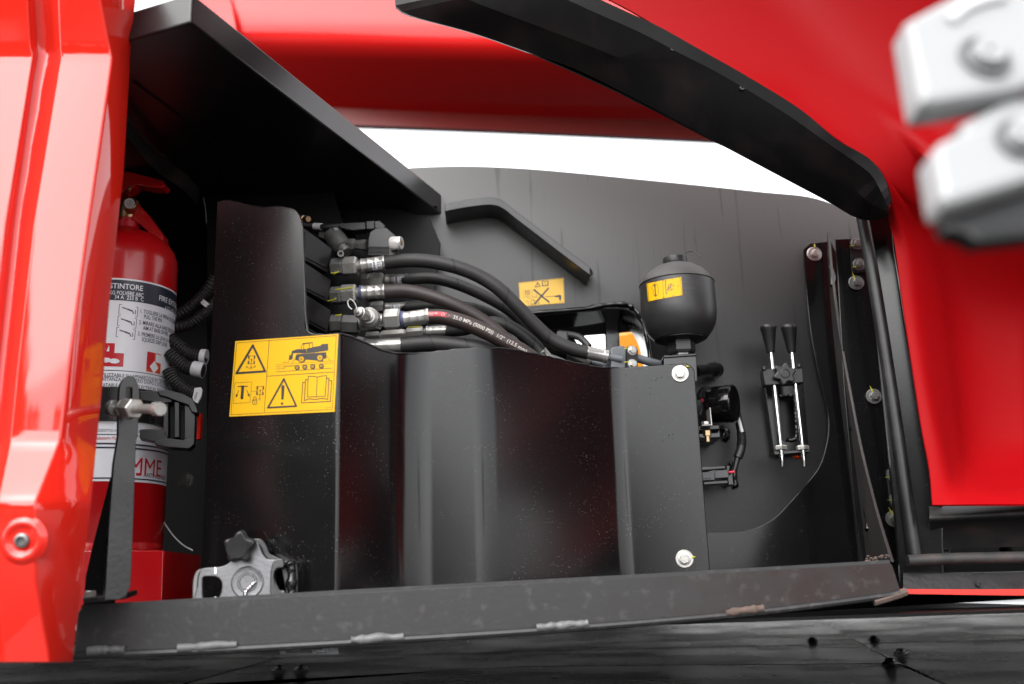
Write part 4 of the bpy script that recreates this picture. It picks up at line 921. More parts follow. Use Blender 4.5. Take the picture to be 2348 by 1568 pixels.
for i, (x, y, a1, a2) in enumerate(((320, 717, '1. TOGLIERE LA SPINA DI SICUREZZA', 'PULL THE PIN'), (318, 743, '2. MIRARE ALLA BASE DELLE FIAMME', 'AIM AT BASE OF FIRE'), (315, 769, '3. PREMERE LA LEVA DI COMANDO', 'SQUEEZE GRIP LEVER'))):
    ctext(a1, x, y, 9.6, 1, off=.016, wk=.64); ctext(a2, x+9, y+13, 9.6, 1, off=.016, wk=.6)
    q = [cyl_at(px, py) for px, py in ((274-i*3, y-19), (316-i*3, y-12), (314-i*3, y+10), (272-i*3, y+3))]
    for a, c in zip(q, q[1:]+q[:1]): cline(a, c, .0007)
    for (ax, ay, bx, by, w_) in ((280, y-12, 292, y-8, .0016), (292, y-8, 302, y-4, .0022), (302, y-6, 306, y+3, .0014), (310, y-6, 310, y+4, .001)):
        cline(cyl_at(ax-i*3, ay), cyl_at(bx-i*3, by), w_)
def crect(x0, y0, x1, y1, mi, l=3):
    a, c = cyl_at(x0, y0), cyl_at(x1, y1); LB_.grid(a[0], a[1], c[0], c[1], mi, l, 6)
crect(232, 787, 282, 841, 2); crect(264, 786, 290, 811, 0, 4); ctext('A', 268, 808, 19, 2, off=.03)
crect(337, 806, 366, 858, 3); crect(337, 806, 350, 848, 2, 4); crect(356, 812, 371, 835, 0, 4); ctext('B', 358, 833, 17, 2)
crect(388, 830, 396, 880, 2)
for (ax, ay) in ((243, 826), (262, 828)): 
    a = cyl_at(ax, ay); LB_.disc(a[0], a[1], .09, 0, 5, n=16, ry=.0035)
for px, py, hh in ((238, 802, .012), (247, 806, .009)):
    a = cyl_at(px, py); LB_.b.add([tuple(cyl(a[0]-.02, a[1], 5)), tuple(cyl(a[0]+.03, a[1], 5)), tuple(cyl(a[0]+.02, a[1]+hh, 5))], [(0, 1, 2)], None, 0)
a = cyl_at(352, 842); LB_.b.add([tuple(cyl(a[0]+x, a[1]+y, 5)) for x, y in ((0, -.009), (.1, 0), (0, .009), (-.1, 0))], [(0, 1, 2, 3)], None, 0)
def cstripe(px, py, wd, mi, l=3): z = zc_(px, py); LB_.grid(T0, z-wd/2, T1, z+wd/2, mi, l, 60)
cstripe(232, 849, .0009, 1)
for t, x, y in (('UTILIZZABILE SU APPARECCHI IN TENSIONE FINO A', 226, 864), ('DISTANZA UN METRO DOPO L\'UTILIZZO IN LOCALI', 230, 873), ('SUITABLE FOR LIVE ELECTRICAL EQUIPMENT UP TO', 228, 887), ('1000 V  AT A DISTANCE OF 1 METRE', 226, 896)):
    ctext(t, x, y, 8.6, 1, off=.012, wk=.76)
cstripe(225, 905, .001, 1)
ctext('PRODOTTO IN CONFORMITA', 216, 990, 6.5, 1, wk=.8); cstripe(222, 996, .0011, 1); ctext('Produttore Manufacturer', 212, 1008, 8, 2, wk=.75);
cstripe(222, 1017, .0022, 1); cstripe(222, 1026, .0022, 1); cstripe(222, 1096, .0018, 1)
ctext('EMME', 268, 1086, 40, 2, off=.0, wk=.8); crect(311, 1084, 322, 1091, 2); ctext('ANTINCENDIO', 328, 1093, 9.5, 1, wk=.9, off=.01)
LB_.b.link('label', [M_['label'], M_['navy'], M_['redink'], M_['orangeink']], ext, smooth=False)
# clamp holding the bottle
cl = root('extinguisher_clamp', 'black plastic clamp band and latch round the extinguisher', 'clamp', W(400, 960, 1.36))
zc1, zc2 = ez(985), ez(912)
b = MB(); b.lathe([(ER+.001, zc1), (ER+.004, zc1), (ER+.004, zc2), (ER+.001, zc2)], EM, seg=64)
for k in range(20):
    a = -1.2+k*.12
    b.box(.0016, .003, zc2-zc1, Matrix.Translation(EX+V(((ER+.004)*math.sin(a), -(ER+.004)*math.cos(a), (zc1+zc2)/2))) @ Matrix.Rotation(a, 4, 'Z'))
b.link('band', M_['plastic'], cl)
CLP = Plane(W(390, 960, 1.315), V((1, 0.25, 0)))
def clpoly(pts, name, th=.02, lift=0, r=3, m=None, holes=()):
    b = MB(); b.poly([CLP.uv(*p) for p in fillet(pts, r)], th, [[CLP.uv(*p) for p in h] for h in holes], bevel=.001); return b.link(name, m or M_['plastic'], cl, CLP.mat(lift=lift))
clpoly([(320, 896), (360, 896), (365, 905), (395, 907), (395, 922), (372, 925), (322, 917)], 'latch_arm', .02)
clpoly([(320, 984), (372, 983), (384, 992), (384, 1008), (352, 1012), (320, 1006)], 'latch_arm', .02)
clpoly([(362, 897), (385, 895), (420, 904), (443, 916), (452, 935), (455, 950), (440, 946), (432, 930), (405, 921), (382, 912), (366, 908)], 'hook_frame', .028, .006, 3)
clpoly([(355, 1012), (384, 1006), (420, 1010), (434, 1000), (447, 1004), (446, 1020), (434, 1030), (380, 1026), (356, 1020)], 'hook_frame', .028, .006, 3)
clpoly([(374, 925), (386, 925), (386, 1000), (374, 1000)], 'buckle_bar', .02, .000, 2)
clpoly([(400, 922), (412, 924), (412, 1004), (400, 1004)], 'buckle_bar', .02, .004, 2)
clpoly([(422, 925), (436, 932), (448, 952), (446, 1004), (436, 1006), (422, 1004)], 'buckle_bar', .02, -.002, 3)
clpoly([(386, 925), (424, 928), (424, 1003), (386, 1001)], 'buckle_back', .004, -.018, 2, M_['shade'])
b = MB(); P = front(1.40); b.poly([P.uv(*p) for p in ((452, 948), (461, 948), (458, 1006), (450, 1008))], .01, bevel=.001); tag(b.link('red_tab', M_['red'], None, P.mat()), 'thin red tab peeking out behind the clamp latch', 'tab')
# red foot bracket
P = front(EX.y-.085); fb = root('extinguisher_shelf', 'red box bracket the extinguisher stands in', 'bracket', W(300, 1380, 1.31))
b = MB(); b.poly([P.uv(*p) for p in ((150, 1270), (190, 1263), (374, 1262), (370, 1410), (150, 1420))], .003, bevel=.0008); b.link('front_plate', M_['red_ext'], fb, P.mat())
p = P.hit(373, 1330); b = MB(); zz0, zz1 = P.hit(373, 1410).z, P.hit(373, 1262).z
b.box(.003, .15, zz1-zz0-.001, Matrix.Translation((p.x-.0022, p.y+.079, (zz0+zz1)/2))); b.link('side_plate', M_['red_ext'], fb)

# ---- strap bracket with its stud
SB = Plane(W(290, 1100, 1.13), V((1, 0.85, 0)))
sb = root('strap_bracket', 'grey black strap bracket with a round head in front of the extinguisher', 'bracket', SB.hit(262, 1380))
hd_ = cat2([(272, 1000), (274, 900), (280, 875), (292, 862), (306, 864), (316, 880), (320, 905), (318, 950), (316, 1000)], 5)
ol = hd_+[(312, 1010), (307, 1170), (302, 1300), (299, 1345), (290, 1365), (272, 1375), (240, 1376), (243, 1340), (252, 1180), (262, 1060)]
slot = fillet([(294, 895), (308, 895), (308, 1000), (292, 1000)], 4)
b = MB(); b.poly([SB.uv(*p) for p in ol][::-1], .008, [[SB.uv(*p) for p in fillet([(290, 888), (304, 888), (303, 962), (289, 962)], 6)]], bevel=.0008); b.link('strap', M_['wall'], sb, SB.mat())
FP = [W(190, 1377, 1.13), W(240, 1373, 1.13), W(292, 1366, 1.15)]
b = MB(); o = loft([FP, [p+V((0, .03, .004)) for p in FP]], 8).link('foot', M_['wall'], sb); solid(o, .006, 0); bev(o, .001)
Q = front(1.125); m4 = Q.mat(206, 1372); m4 = Matrix.Translation(W(206, 1371, 1.14))
b = MB(); b.lathe([(.0085, 0), (.0085, .002), (.0065, .0022), (.0065, .007), (.0055, .008)], m4, seg=6); b.link('foot_bolt', M_['zinc'], sb)
# stud axis points right-forward in the picture
a0, a1 = W(258, 936, 1.14), W(368, 938, 1.04)
ax = (a1-a0).normalized(); Ms = frame_to(a0, a1); Lr = (a1-a0).length
b = MB(); b.lathe([(.0085, 0), (.0098, .001), (.0098, .010), (.009, .0115)], Ms, seg=24); b.link('bolt_head', M_['zinc'], sb)
tt = lambda px: (W(px, 937, 1.10)-a0).dot(ax)
h1, h2 = Lr*.30, Lr*.50
b = MB(); b.lathe([(.0112, h1-.004), (.0112, h1)], Ms, seg=28); b.lathe([(.0105, h1), (.0118, h1+.001), (.0118, h2-.001), (.0105, h2)], Ms, seg=6); b.link('nut', M_['zinc'], sb, ang=20)
b = MB(); b.lathe([(.0050, h2), (.0052, h2+.002), (.0052, Lr*.86), (.0074, Lr*.90), (.0076, Lr*.97), (.0068, Lr)], Ms, seg=28); b.lathe([(.004, .01), (.004, h1)], Ms, seg=16); b.link('stud', M_['zinc'], sb)
# dark diagonal gusset behind the strap
P = front(1.20); b = MB(); b.poly([P.uv(*p) for p in ((252, 1095), (262, 1095), (262, 1395), (190, 1395), (196, 1320), (212, 1250))], .004, bevel=.0008); tag(b.link('diagonal_gusset', M_['shade'], None, P.mat()), 'black diagonal gusset behind the lower strap bracket', 'bracket')

# ================================================================ VALVE STACK AND HOSES
zf = lambda x, y: (630+x/3.909, 447+y/3.909)      # close-up frame of the hose area
vs_ = root('valve_block', 'dark ribbed valve sections stacked behind the guard edge', 'valve', W(730, 650, 1.42))
for q in (((250, 285), (515, 482), (478, 700), (250, 572)), ((245, 590), (508, 760), (472, 965), (240, 838)), ((240, 868), (506, 1035), (470, 1245), (232, 1108)), ((236, 1150), (505, 1310), (470, 1500), (225, 1400))):
    Pq = Plane(W(*zf(380, 700), 1.40), V((1, 1.1, 0)))
    q_ = [Pq.uv(*zf(*p)) for p in q]
    b = MB(); b.poly(fillet(q_, .003), .10, bevel=.0015); o = b.link('section', M_['plastic'], vs_, Pq.mat())
    q2 = [((p[0]*.86+375*.14), (p[1]*.80+sum(t[1] for t in q)/4*.20)) for p in q]
    b = MB(); b.poly(fillet([Pq.uv(*zf(*p)) for p in q2], .002), .002, bevel=.0006); link('raised_face', b.me('raised_face', [M_['plastic']]), None, o, Pq.mat(lift=.0016))
P_ = front(1.575); b = MB(); b.poly([P_.uv(*p) for p in ((760, 436), (985, 500), (1010, 560), (990, 720), (940, 780), (760, 780))], .004, bevel=.001); b.link('side_plate', M_['shade'], bh, P_.mat())  # black sheet standing in for the roof's shadow on the back wall
Pm = front(1.47)
b = MB(); b.poly([Pm.uv(*zf(*p)) for p in ((255, 240), (700, 300), (830, 560), (820, 1500), (400, 1500), (255, 1200))], .12, bevel=.003); b.link('manifold', M_['shade'], vs_, Pm.mat())
def zbox(name, q, y, th, m, parent, r=.0015, bevel=.0012, yaw=0.0):
    P = Plane(W(*zf(*q[0]), y), V((1, yaw, 0))); b = MB(); b.poly(fillet([P.uv(*zf(*p)) for p in q], r), th, bevel=bevel); return b.link(name, m, parent, P.mat())
def zlathe(name, p0, p1, y0, y1, prof, m, parent, seg=32, ang=30):
    a, c = W(*zf(*p0), y0), W(*zf(*p1), y1); L = (c-a).length; k = sc(y0)/3.909
    b = MB(); b.lathe([(r*k, h*L) for r, h in prof], frame_to(a, c), seg=seg); return b.link(name, m, parent, ang=ang)
sv = root('solenoid_connector', 'black ribbed solenoid plug with a knurled aluminium knob above the hoses', 'connector', W(875, 560, 1.42))
o = zbox('plug_body', ((835, 400), (850, 330), (905, 295), (1000, 292), (1080, 360), (1095, 400), (1098, 520), (1030, 556), (830, 540)), 1.42, .03, M_['plastic'], sv, .002)
for k in range(7):
    zbox('rib', ((832, 460+k*12), (1022, 462+k*12), (1022, 467+k*12), (832, 465+k*12)), 1.4185, .0015, M_['plastic'], sv, 0, .0003)
zbox('cable_entry', ((890, 232), (935, 228), (985, 268), (985, 300), (895, 303)), 1.43, .022, M_['plastic'], sv)
zbox('cable_entry', ((815, 232), (892, 228), (895, 305), (818, 308)), 1.435, .02, M_['plastic'], sv)
zbox('cable_gland', ((620, 248), (812, 240), (815, 308), (700, 318), (620, 306)), 1.44, .02, M_['plastic'], sv, .003)
zbox('cable_gland', ((580, 250), (625, 246), (628, 300), (582, 296)), 1.44, .02, M_['plastic'], sv, .003)
a_ = (1042, 435); 
kn = zlathe('knob', (1040, 436), (1135, 430), 1.415, 1.41, [(55, 0), (60, .05), (60, .85), (56, 1.0), (30, 1.0), (28, .93), (.5, .93)], M_['alu'], sv, 48)
b = MB()
k_ = sc(1.41)/3.909
for k in range(44):
    t = 2*math.pi*k/44; A0, A1 = W(*zf(1046, 436), 1.4147), W(*zf(1122, 431), 1.4107); F4 = frame_to(A0, A1); L = (A1-A0).length
    b.box(.0007, .0007, L, F4 @ Matrix.Translation((60*k_*math.cos(t), 60*k_*math.sin(t), L/2)))
b.link('knurl_ridge', M_['alu'], sv)['kind'] = 'stuff'
zlathe('knob_screw', (1120, 432), (1150, 430), 1.411, 1.409, [(24, 0), (24, .5), (14, .55), (.5, .55)], M_['brass'], sv, 20)
fh = root('brass_cable_fittings', 'dark pipe fittings and taped cable behind the solenoid plug', 'fitting', W(770, 520, 1.44))
zlathe('elbow', (500, 330), (640, 520), 1.45, 1.44, [(60, 0), (85, .1), (92, .4), (92, .75), (70, .8), (66, 1)], M_['zinc_dark'], fh, 28)
zlathe('hex_fitting', (655, 445), (825, 450), 1.44, 1.43, [(55, 0), (58, .05), (58, .35), (46, .38), (46, .7), (52, .72), (52, 1)], M_['zinc_dark'], fh, 6, 20)
zlathe('socket_screw', (592, 535), (590, 525), 1.42, 1.40, [(30, 0), (30, 1), (16, 1), (15, .6), (.5, .6)], M_['zinc_dark'], fh, 24)
zbox('plug_block', ((395, 310), (450, 300), (498, 345), (500, 440), (440, 400), (385, 370)), 1.45, .03, M_['plastic'], fh, .003)
zlathe('hex_cap', (535, 300), (540, 330), 1.44, 1.44, [(36, 0), (40, .2), (40, 1)], M_['zinc_dark'], fh, 6, 20)
b = MB(); b.tube([W(*zf(250, 265), 1.45), W(*zf(350, 278), 1.45), W(*zf(450, 285), 1.44), W(*zf(590, 275), 1.44)], .0042, seg=12, sub=8); b.link('cable', M_['rubber'], fh)
b = MB(); b.tube([W(*zf(354, 280), 1.449), W(*zf(420, 284), 1.443)], .0054, seg=14, sub=2, smooth=False); b.link('tape_wrap', M_['tape'], fh)
zlathe('small_bolt', (235, 215), (300, 215), 1.46, 1.44, [(38, 0), (38, .5), (30, .52), (28, 1)], M_['brass'], fh, 6, 20)

def along(path, y_of): return [W(px, py, y) for (px, py), y in zip(path, y_of)]
def hose(label, chain, fer, path, r, m='rubber', blue=False, endf=None, sticker=None, marks=()):
    """chain: hex/collar pieces [(kind, x0, y0, x1, y1, radius, y)] in close-up px; fer: ferrule; path: picture points with depth"""
    t = root('hydraulic_hose', label, 'hose', W(path[0][0], path[0][1], path[0][2]), 'hydraulic hoses sweeping out of the valve block')
    for (kind, x0, y0, x1, y1, rr, y) in chain:
        if kind == 'hex':
            nb = zlathe('nut', (x0, y0), (x1, y1), y, y-.002, [(rr*.9, 0), (rr, .1), (rr, .86), (rr*.9, 1.0)], M_['zinc'], t, 6, 20)
        elif kind == 'dhex':
            nb = zlathe('adapter', (x0, y0), (x1, y1), y, y-.002, [(rr*.9, 0), (rr, .1), (rr, .9), (rr*.9, 1.0)], M_['zinc_dark'], t, 6, 20)
        else: zlathe('collar', (x0, y0), (x1, y1), y, y-.002, [(rr, 0), (rr, .3), (rr*.9, .35), (rr*.9, .6), (rr, .65), (rr, 1)], M_['zinc'], t, 24)
    x0, y0, x1, y1, rr, y = fer
    prof = [(rr*.72, 0), (rr*.9, .02), (rr*1.0, .05), (rr*1.0, .10), (rr*.93, .13), (rr*.93, .30), (rr*.97, .33), (rr*.94, .36), (rr*.95, .60), (rr*.98, .63), (rr*.95, .66), (rr*.97, .88), (rr*1.04, .92), (rr*1.04, 1)]
    a, c = W(*zf(x0, y0), y), W(*zf(x1, y1), path[0][2]); L = (c-a).length; k = sc(y)/3.909
    b = MB(); b.lathe([(q*k, h*L) for q, h in prof], frame_to(a, c), seg=40, fn=lambda an: 1+.018*math.cos(8*an)); fo = b.link('ferrule', M_['ferrule'], t)
    if blue: b = MB(); b.lathe([(rr*1.03*k, -.02*L), (rr*1.06*k, 0), (rr*1.06*k, .07*L), (rr*1.02*k, .08*L)], frame_to(a, c), seg=32); link('colour_ring', b.me('colour_ring', [M_['blue']]), None, fo)
    pts = [W(px, py, d) for px, py, d in path]; pts = [c-(pts[1]-pts[0]).normalized()*.004] + pts
    b = MB(); b.tube(pts, r*1.07, seg=22, sub=12); ho = b.link('hose', M_[m], t)
    # spiral wrap line pressed into the cover
    P = catmull(pts, 12); n = len(P)
    for f in (.36, .58, .80) if m == 'rubber' else ():
        i = int(n*f); T = (P[min(i+1, n-1)]-P[i-1]).normalized(); nn = (CAM-P[i]); nn = (nn-T*nn.dot(T)).normalized(); bb = T.cross(nn)
        if P[i].y > 1.75: continue
        b = MB(); b.tube([P[i]+(nn*math.cos(q)+bb*math.sin(q))*(r*1.07+.0001)+T*q*r*.55 for q in [x*.35-1.4 for x in range(9)]], .00045, seg=5, sub=2)
        link('wrap_seam', b.me('wrap_seam', [M_['shade']]), None, ho)
    if sticker:
        xs, ys_, w_, h_ , tx = sticker; 
        def fm(x, yy, l):
            F4 = frame_to(a, c); an = math.atan2(*( (F4.inverted() @ CAM).yx )); 
            return F4 @ V(((rr*.97*k+.0003*l)*math.cos(an+yy), (rr*.97*k+.0003*l)*math.sin(an+yy), (x)*L))
        S_ = Art(fm); S_.grid(xs, ys_, xs+w_, ys_+h_, 0, 1, 2, 6)
        for q in range(5): S_.grid(xs+w_*.12, ys_+h_*(q+.3)/6, xs+w_*.30, ys_+h_*(q+.9)/6, 1, 2, 1)
        S_.text(tx, xs+w_*.5, ys_+h_*.05, w_*.40, 1, 2, dx=(0, 1), dy=(1, 0), width=h_*.85)
        link('label', S_.b.me('label', [M_['label'], M_['ink']], False), None, fo)
    for mk in marks:
        b = MB(); b.tube([W(*zf(x, yy), d) for x, yy, d in mk], .0011, seg=6, sub=4); b.link('paint_mark', M_['mark'], t)
    if endf:
        e0, e1, e2, rr2 = endf     # ferrule from e0 to e1, pipe to e2
        a, c, d = W(*e0), W(*e1), W(*e2); L = (c-a).length
        b = MB(); b.lathe([(rr2*1.05, 0), (rr2*1.05, .06*L), (rr2*.97, .1*L), (rr2*.95, .75*L), (rr2*1.02, .78*L), (rr2*1.02, .95*L), (rr2*.7, L)], frame_to(a, c), seg=36, fn=lambda an: 1+.02*math.cos(8*an)); b.link('ferrule', M_['ferrule'], t)
        b = MB(); b.tube([c, c.lerp(d, .5), d], rr2*.5, seg=18, sub=4); b.link('end_pipe', M_['greypaint'], t)
    return t, pts
hose('thickest upper hose, arcing highest from the top port', [('dhex', 508, 648, 612, 642, 82, 1.42), ('hex', 612, 645, 742, 637, 92, 1.418), ('col', 738, 637, 782, 632, 52, 1.416)], (765, 633, 985, 605, 66, 1.415),
     [(884, 602, 1.415), (937, 597, 1.41), (988, 600, 1.41), (1048, 613, 1.41), (1100, 634, 1.415), (1143, 662, 1.42), (1188, 705, 1.43), (1225, 744, 1.44), (1262, 777, 1.45), (1303, 797, 1.455), (1346, 809, 1.46)], .0098,
     sticker=(.50, -.35, .42, 1.3, '0128'), marks=([(505, 700, 1.375), (540, 700, 1.372), (575, 683, 1.372)], [(530, 712, 1.374), (545, 690, 1.372)]), endf=((1344, 808, 1.46), (1394, 818, 1.465), (1424, 824, 1.47), .0102))
hose('second hose from the top, with a silver ferrule behind the first', [('dhex', 780, 770, 850, 765, 62, 1.47), ('hex', 848, 765, 972, 760, 68, 1.47), ('col', 968, 760, 1000, 757, 40, 1.468)], (985, 758, 1190, 752, 48, 1.465),
     [(936, 640, 1.46), (988, 638, 1.46), (1039, 649, 1.46), (1090, 669, 1.462), (1143, 696, 1.465), (1180, 722, 1.47), (1215, 757, 1.475), (1252, 790, 1.48), (1300, 812, 1.485)], .0082, sticker=(.45, -.5, .5, 1.4, '5277009129'),
     endf=((1300, 811, 1.485), (1352, 832, 1.49), (1382, 838, 1.50), .0095))
hose('brown tinged hose from the middle port below the top hose', [('dhex', 506, 905, 600, 900, 84, 1.40), ('hex', 600, 892, 735, 884, 90, 1.398), ('col', 730, 880, 775, 877, 52, 1.396)], (765, 876, 985, 862, 66, 1.395),
     [(884, 668, 1.395), (930, 667, 1.395), (978, 677, 1.395), (1028, 694, 1.395), (1078, 718, 1.40), (1120, 745, 1.405), (1165, 785, 1.41), (1200, 830, 1.42)], .0096, 'rubber_brown', True,
     marks=([(540, 850, 1.354), (600, 842, 1.352), (700, 828, 1.350)], [(475, 950, 1.365), (520, 942, 1.36), (548, 925, 1.358)]))
hose('thin rear hose half hidden between the second and the brown hose', [('dhex', 800, 1010, 880, 1005, 48, 1.50), ('hex', 878, 1005, 975, 1000, 52, 1.50)], (985, 1003, 1192, 992, 38, 1.495),
     [(937, 702, 1.49), (985, 699, 1.49), (1040, 701, 1.49), (1089, 708, 1.49), (1135, 725, 1.50), (1180, 752, 1.51), (1220, 800, 1.52)], .0078, sticker=(.3, -.4, .4, 1.2, '12'))
hose('rear hose rising behind the printed hose and dropping to the right', [('dhex', 820, 1275, 940, 1268, 50, 1.43), ('col', 935, 1268, 965, 1265, 36, 1.43), ('hex', 960, 1265, 1165, 1250, 52, 1.43), ('col', 1160, 1245, 1190, 1242, 40, 1.43), ('hex', 1186, 1240, 1330, 1228, 56, 1.43), ('col', 1325, 1226, 1355, 1224, 32, 1.43)], (1350, 1224, 1550, 1215, 52, 1.43),
     [(1028, 758, 1.43), (1065, 755, 1.44), (1100, 744, 1.45), (1135, 739, 1.455), (1172, 750, 1.46), (1208, 774, 1.465), (1240, 808, 1.47), (1250, 850, 1.47)], .0088,
     marks=([(1195, 1185, 1.40), (1250, 1183, 1.40), (1310, 1178, 1.40)],), endf=((1240, 806, 1.47), (1262, 830, 1.475), (1275, 838, 1.475), .0095))
hose('lowest thick hose with a wide silver ferrule just above the guard', [('dhex', 730, 1330, 810, 1345, 70, 1.385), ], (805, 1358, 1160, 1345, 70, 1.385),
     [(927, 791, 1.385), (985, 787, 1.385), (1040, 791, 1.385), (1110, 802, 1.385), (1170, 822, 1.39), (1230, 850, 1.40)], .0112)
t5, pts5 = hose('printed hose with a red arrow and pressure text along it', [('dhex', 505, 1155, 605, 1150, 84, 1.385), ('dhex', 605, 1160, 755, 1165, 90, 1.383), ('hex', 985, 1118, 1130, 1110, 98, 1.372), ('col', 1125, 1118, 1160, 1116, 54, 1.371)], (1140, 1116, 1382, 1085, 72, 1.37),
     [(984, 726, 1.368), (1016, 727, 1.366), (1065, 740, 1.365), (1116, 762, 1.365), (1146, 778, 1.366), (1196, 805, 1.37), (1238, 838, 1.375), (1260, 880, 1.38)], .0104, 'rubber_brown', True, marks=([(545, 1080, 1.345), (600, 1073, 1.343)],))
# tee body with test point on that hose
zlathe('tee_body', (760, 1150), (975, 1120), 1.381, 1.375, [(60, 0), (78, .05), (80, .3), (72, .5), (80, .72), (80, .8), (62, .83), (58, 1)], M_['zinc'], t5, 28)
zlathe('tee_branch', (870, 1125), (835, 1088), 1.38, 1.345, [(86, 0), (92, .55), (88, .9), (60, 1.0)], M_['zinc'], t5, 36)
zlathe('test_point', (838, 1092), (735, 1040), 1.348, 1.315, [(48, 0), (50, .1), (40, .14), (40, .3), (52, .34), (52, .78), (44, .80), (40, .92), (20, .95), (16, 1.0), (.5, 1.01)], M_['ferrule'], t5, 36)
b = MB(); b.tube([W(*zf(x, y), 1.318) for x, y in ((735, 1030), (722, 985), (700, 950), (668, 935), (652, 960), (662, 1000), (690, 1025))], .0011, seg=8, sub=6); b.link('keeper_ring', M_['zinc'], t5)
# print along the hose
P5 = catmull(pts5, 24); L5 = [0]
for i in range(1, len(P5)): L5.append(L5[-1]+(P5[i]-P5[i-1]).length)
def on_hose(s, t, l):
    i = 0
    while i < len(L5)-2 and L5[i+1] < s: i += 1
    q = (s-L5[i])/(L5[i+1]-L5[i]); p = P5[i].lerp(P5[i+1], q); i0 = max(i-2, 0); i1 = min(i+3, len(P5)-1)
    T = (P5[i1]-P5[i0]).normalized(); N = CAM-p; N = (N-T*N.dot(T)).normalized(); B2 = N.cross(T)
    if B2.z < 0: B2 = -B2
    r = .0104*1.07+.0002*l; t = max(min(t, r*.98), -r*.98); return p+N*math.sqrt(r*r-t*t)+B2*t
HA = Art(on_hose)
HA.grid(.003, .0005, .030, .0072, 0, 1, 10, 6); HA.b.add([tuple(on_hose(s, t, 1)) for s, t in ((.030, .0075), (.036, .004), (.030, 0))], [(0, 2, 1)], None, 0)
HA.text('000™', .004, .0018, .0042, 1, 3, off=.01); HA.disc(.0255, .0038, .0022, 1, 3, ri=.0016)
HA.text('35.0 MPa (5000 PSI)  1/2"  (12.5 mm)', .040, .0008, .0054, 1, 2, off=.012)
s_end = .040+max(v[0] for v in text2d('35.0 MPa (5000 PSI)  1/2"  (12.5 mm)', .012)[0])*.0054
HA.text('Gates®', s_end+.004, .0008, .0054, 2, 2, off=.012)
M_['pinkred'] = mat('red_hose_print', (0.42, 0.03, 0.05), 0.5)
HA.b.link('print', [M_['pinkred'], M_['silverprint'], M_['redink']], t5, smooth=False)
# flange clamp blocks where the hoses end
k5 = lambda x, y: (1089+x/3.7245, 573+y/3.7245)
fb2 = root('grey_flange_block', 'grey painted clamp block holding the hose pipe by the window', 'clamp', W(1420, 815, 1.47))
P = Plane(W(1420, 820, 1.47), V((1, .35, 0)))
b = MB(); b.poly(fillet([P.uv(*k5(*p)) for p in ((1160, 845), (1185, 828), (1275, 815), (1290, 840), (1285, 1030), (1165, 1030))], .003), .035, bevel=.0015); b.link('block', M_['greypaint'], fb2, P.mat())
b = MB(); b.poly(fillet([P.uv(*k5(*p)) for p in ((1288, 830), (1365, 838), (1378, 870), (1375, 1030), (1285, 1030))], .002), .02, bevel=.001); b.link('flange', M_['plastic'], fb2, P.mat(lift=.006))
for q in ((1335, 860), (1338, 975)):
    bo_ = bolt(fb2, Plane(W(*k5(*q), 1.45), V((1, .35, 0))), *k5(*q), .0075, .006, mk=[(-1.8, .2, -.3, .5)], m=M_['zinc'])
b = MB(); b.tube([W(1458, 820, 1.49), W(1490, 830, 1.50), W(1520, 838, 1.52)], .0065, seg=12, sub=4); b.link('pipe', M_['greypaint'], fb2)
fb3 = root('rear_flange_block', 'second grey clamp block half hidden behind the hoses', 'clamp', W(1290, 810, 1.52))
for q, nm, y in ((((690, 740), (700, 690), (790, 695), (798, 760), (795, 820), (690, 815)), 'cap', 1.54), (((660, 830), (1000, 900), (1120, 960), (1120, 1030), (660, 1030)), 'block', 1.52)):
    P = front(y); b = MB(); b.poly(fillet([P.uv(*k5(*p)) for p in q], .003), .03, bevel=.002); b.link(nm, M_['greypaint'] if nm == 'block' else M_['plastic'], fb3, P.mat())
# dim corrugated pipe and bracket behind the hoses
b = MB(); b.tube([W(1280, 765, 1.60), W(1325, 772, 1.60), W(1350, 795, 1.59)], .006, seg=12, sub=5); tag(b.link('rear_pipe', M_['rubber'], None), 'short dark pipe curving up just inside the wall opening', 'pipe')

# ================================================================ ACCUMULATOR
AX = W(1556, 720, 1.52)
def az(py):
    lo, hi = 1.3, 2.4
    for _ in range(40):
        m = (lo+hi)/2
        if proj(V((AX.x, AX.y, m)))[1] > py: lo = m
        else: hi = m
    return lo
acc = root('accumulator', 'black bulb shaped accumulator with a domed top above the guard', 'accumulator', (AX.x, AX.y, az(815)))
AM = Matrix.Translation((AX.x, AX.y, 0)); R_ = .0588
M_['accu'] = mat('accumulator_black', (0.013, 0.013, 0.014), 0.42, bump=0.2, bscale=350, speck=0.5, smear=0.05)
zs, zm = az(652), az(728)
b = MB(); b.lathe([(.008, az(606)+.004), (R_*.30, az(606)), (R_*.55, az(614)), (R_*.78, az(626)), (R_*.92, az(639)), (R_*.985, zs), (R_*.985, zs-.002)], AM, seg=80); b.link('dome', M_['dusty'], acc, ang=30)
b = MB(); b.lathe([(R_*.97, zs-.001), (R_, zs-.002), (R_*1.01, zm+.010), (R_*1.0, zm), (R_*.96, az(745)), (R_*.86, az(762)), (R_*.74, az(774)), (R_*.70, az(778)), (R_*.30, az(778)-.001)], AM, seg=80); b.link('body', M_['accu'], acc, ang=30)
b = MB(); b.lathe([(R_*.66, az(774)), (R_*.66, az(780)), (R_*.58, az(783)), (R_*.40, az(784))], AM, seg=60); b.link('lower_ring', M_['plastic'], acc)
zc0 = az(606)
b = MB(); b.lathe([(R_*.99, zs-.0012), (R_*1.016, zs-.0006), (R_*1.016, zs), (R_*.99, zs+.0006)], AM, seg=80); b.link('seam_ring', M_['dusty'], acc)
b = MB(); b.lathe([(.0190, zc0), (.0195, zc0+.003), (.0190, zc0+.010), (.0165, zc0+.012)], AM, seg=36, fn=lobed(12, .02)); b.link('cap', M_['plastic'], acc)
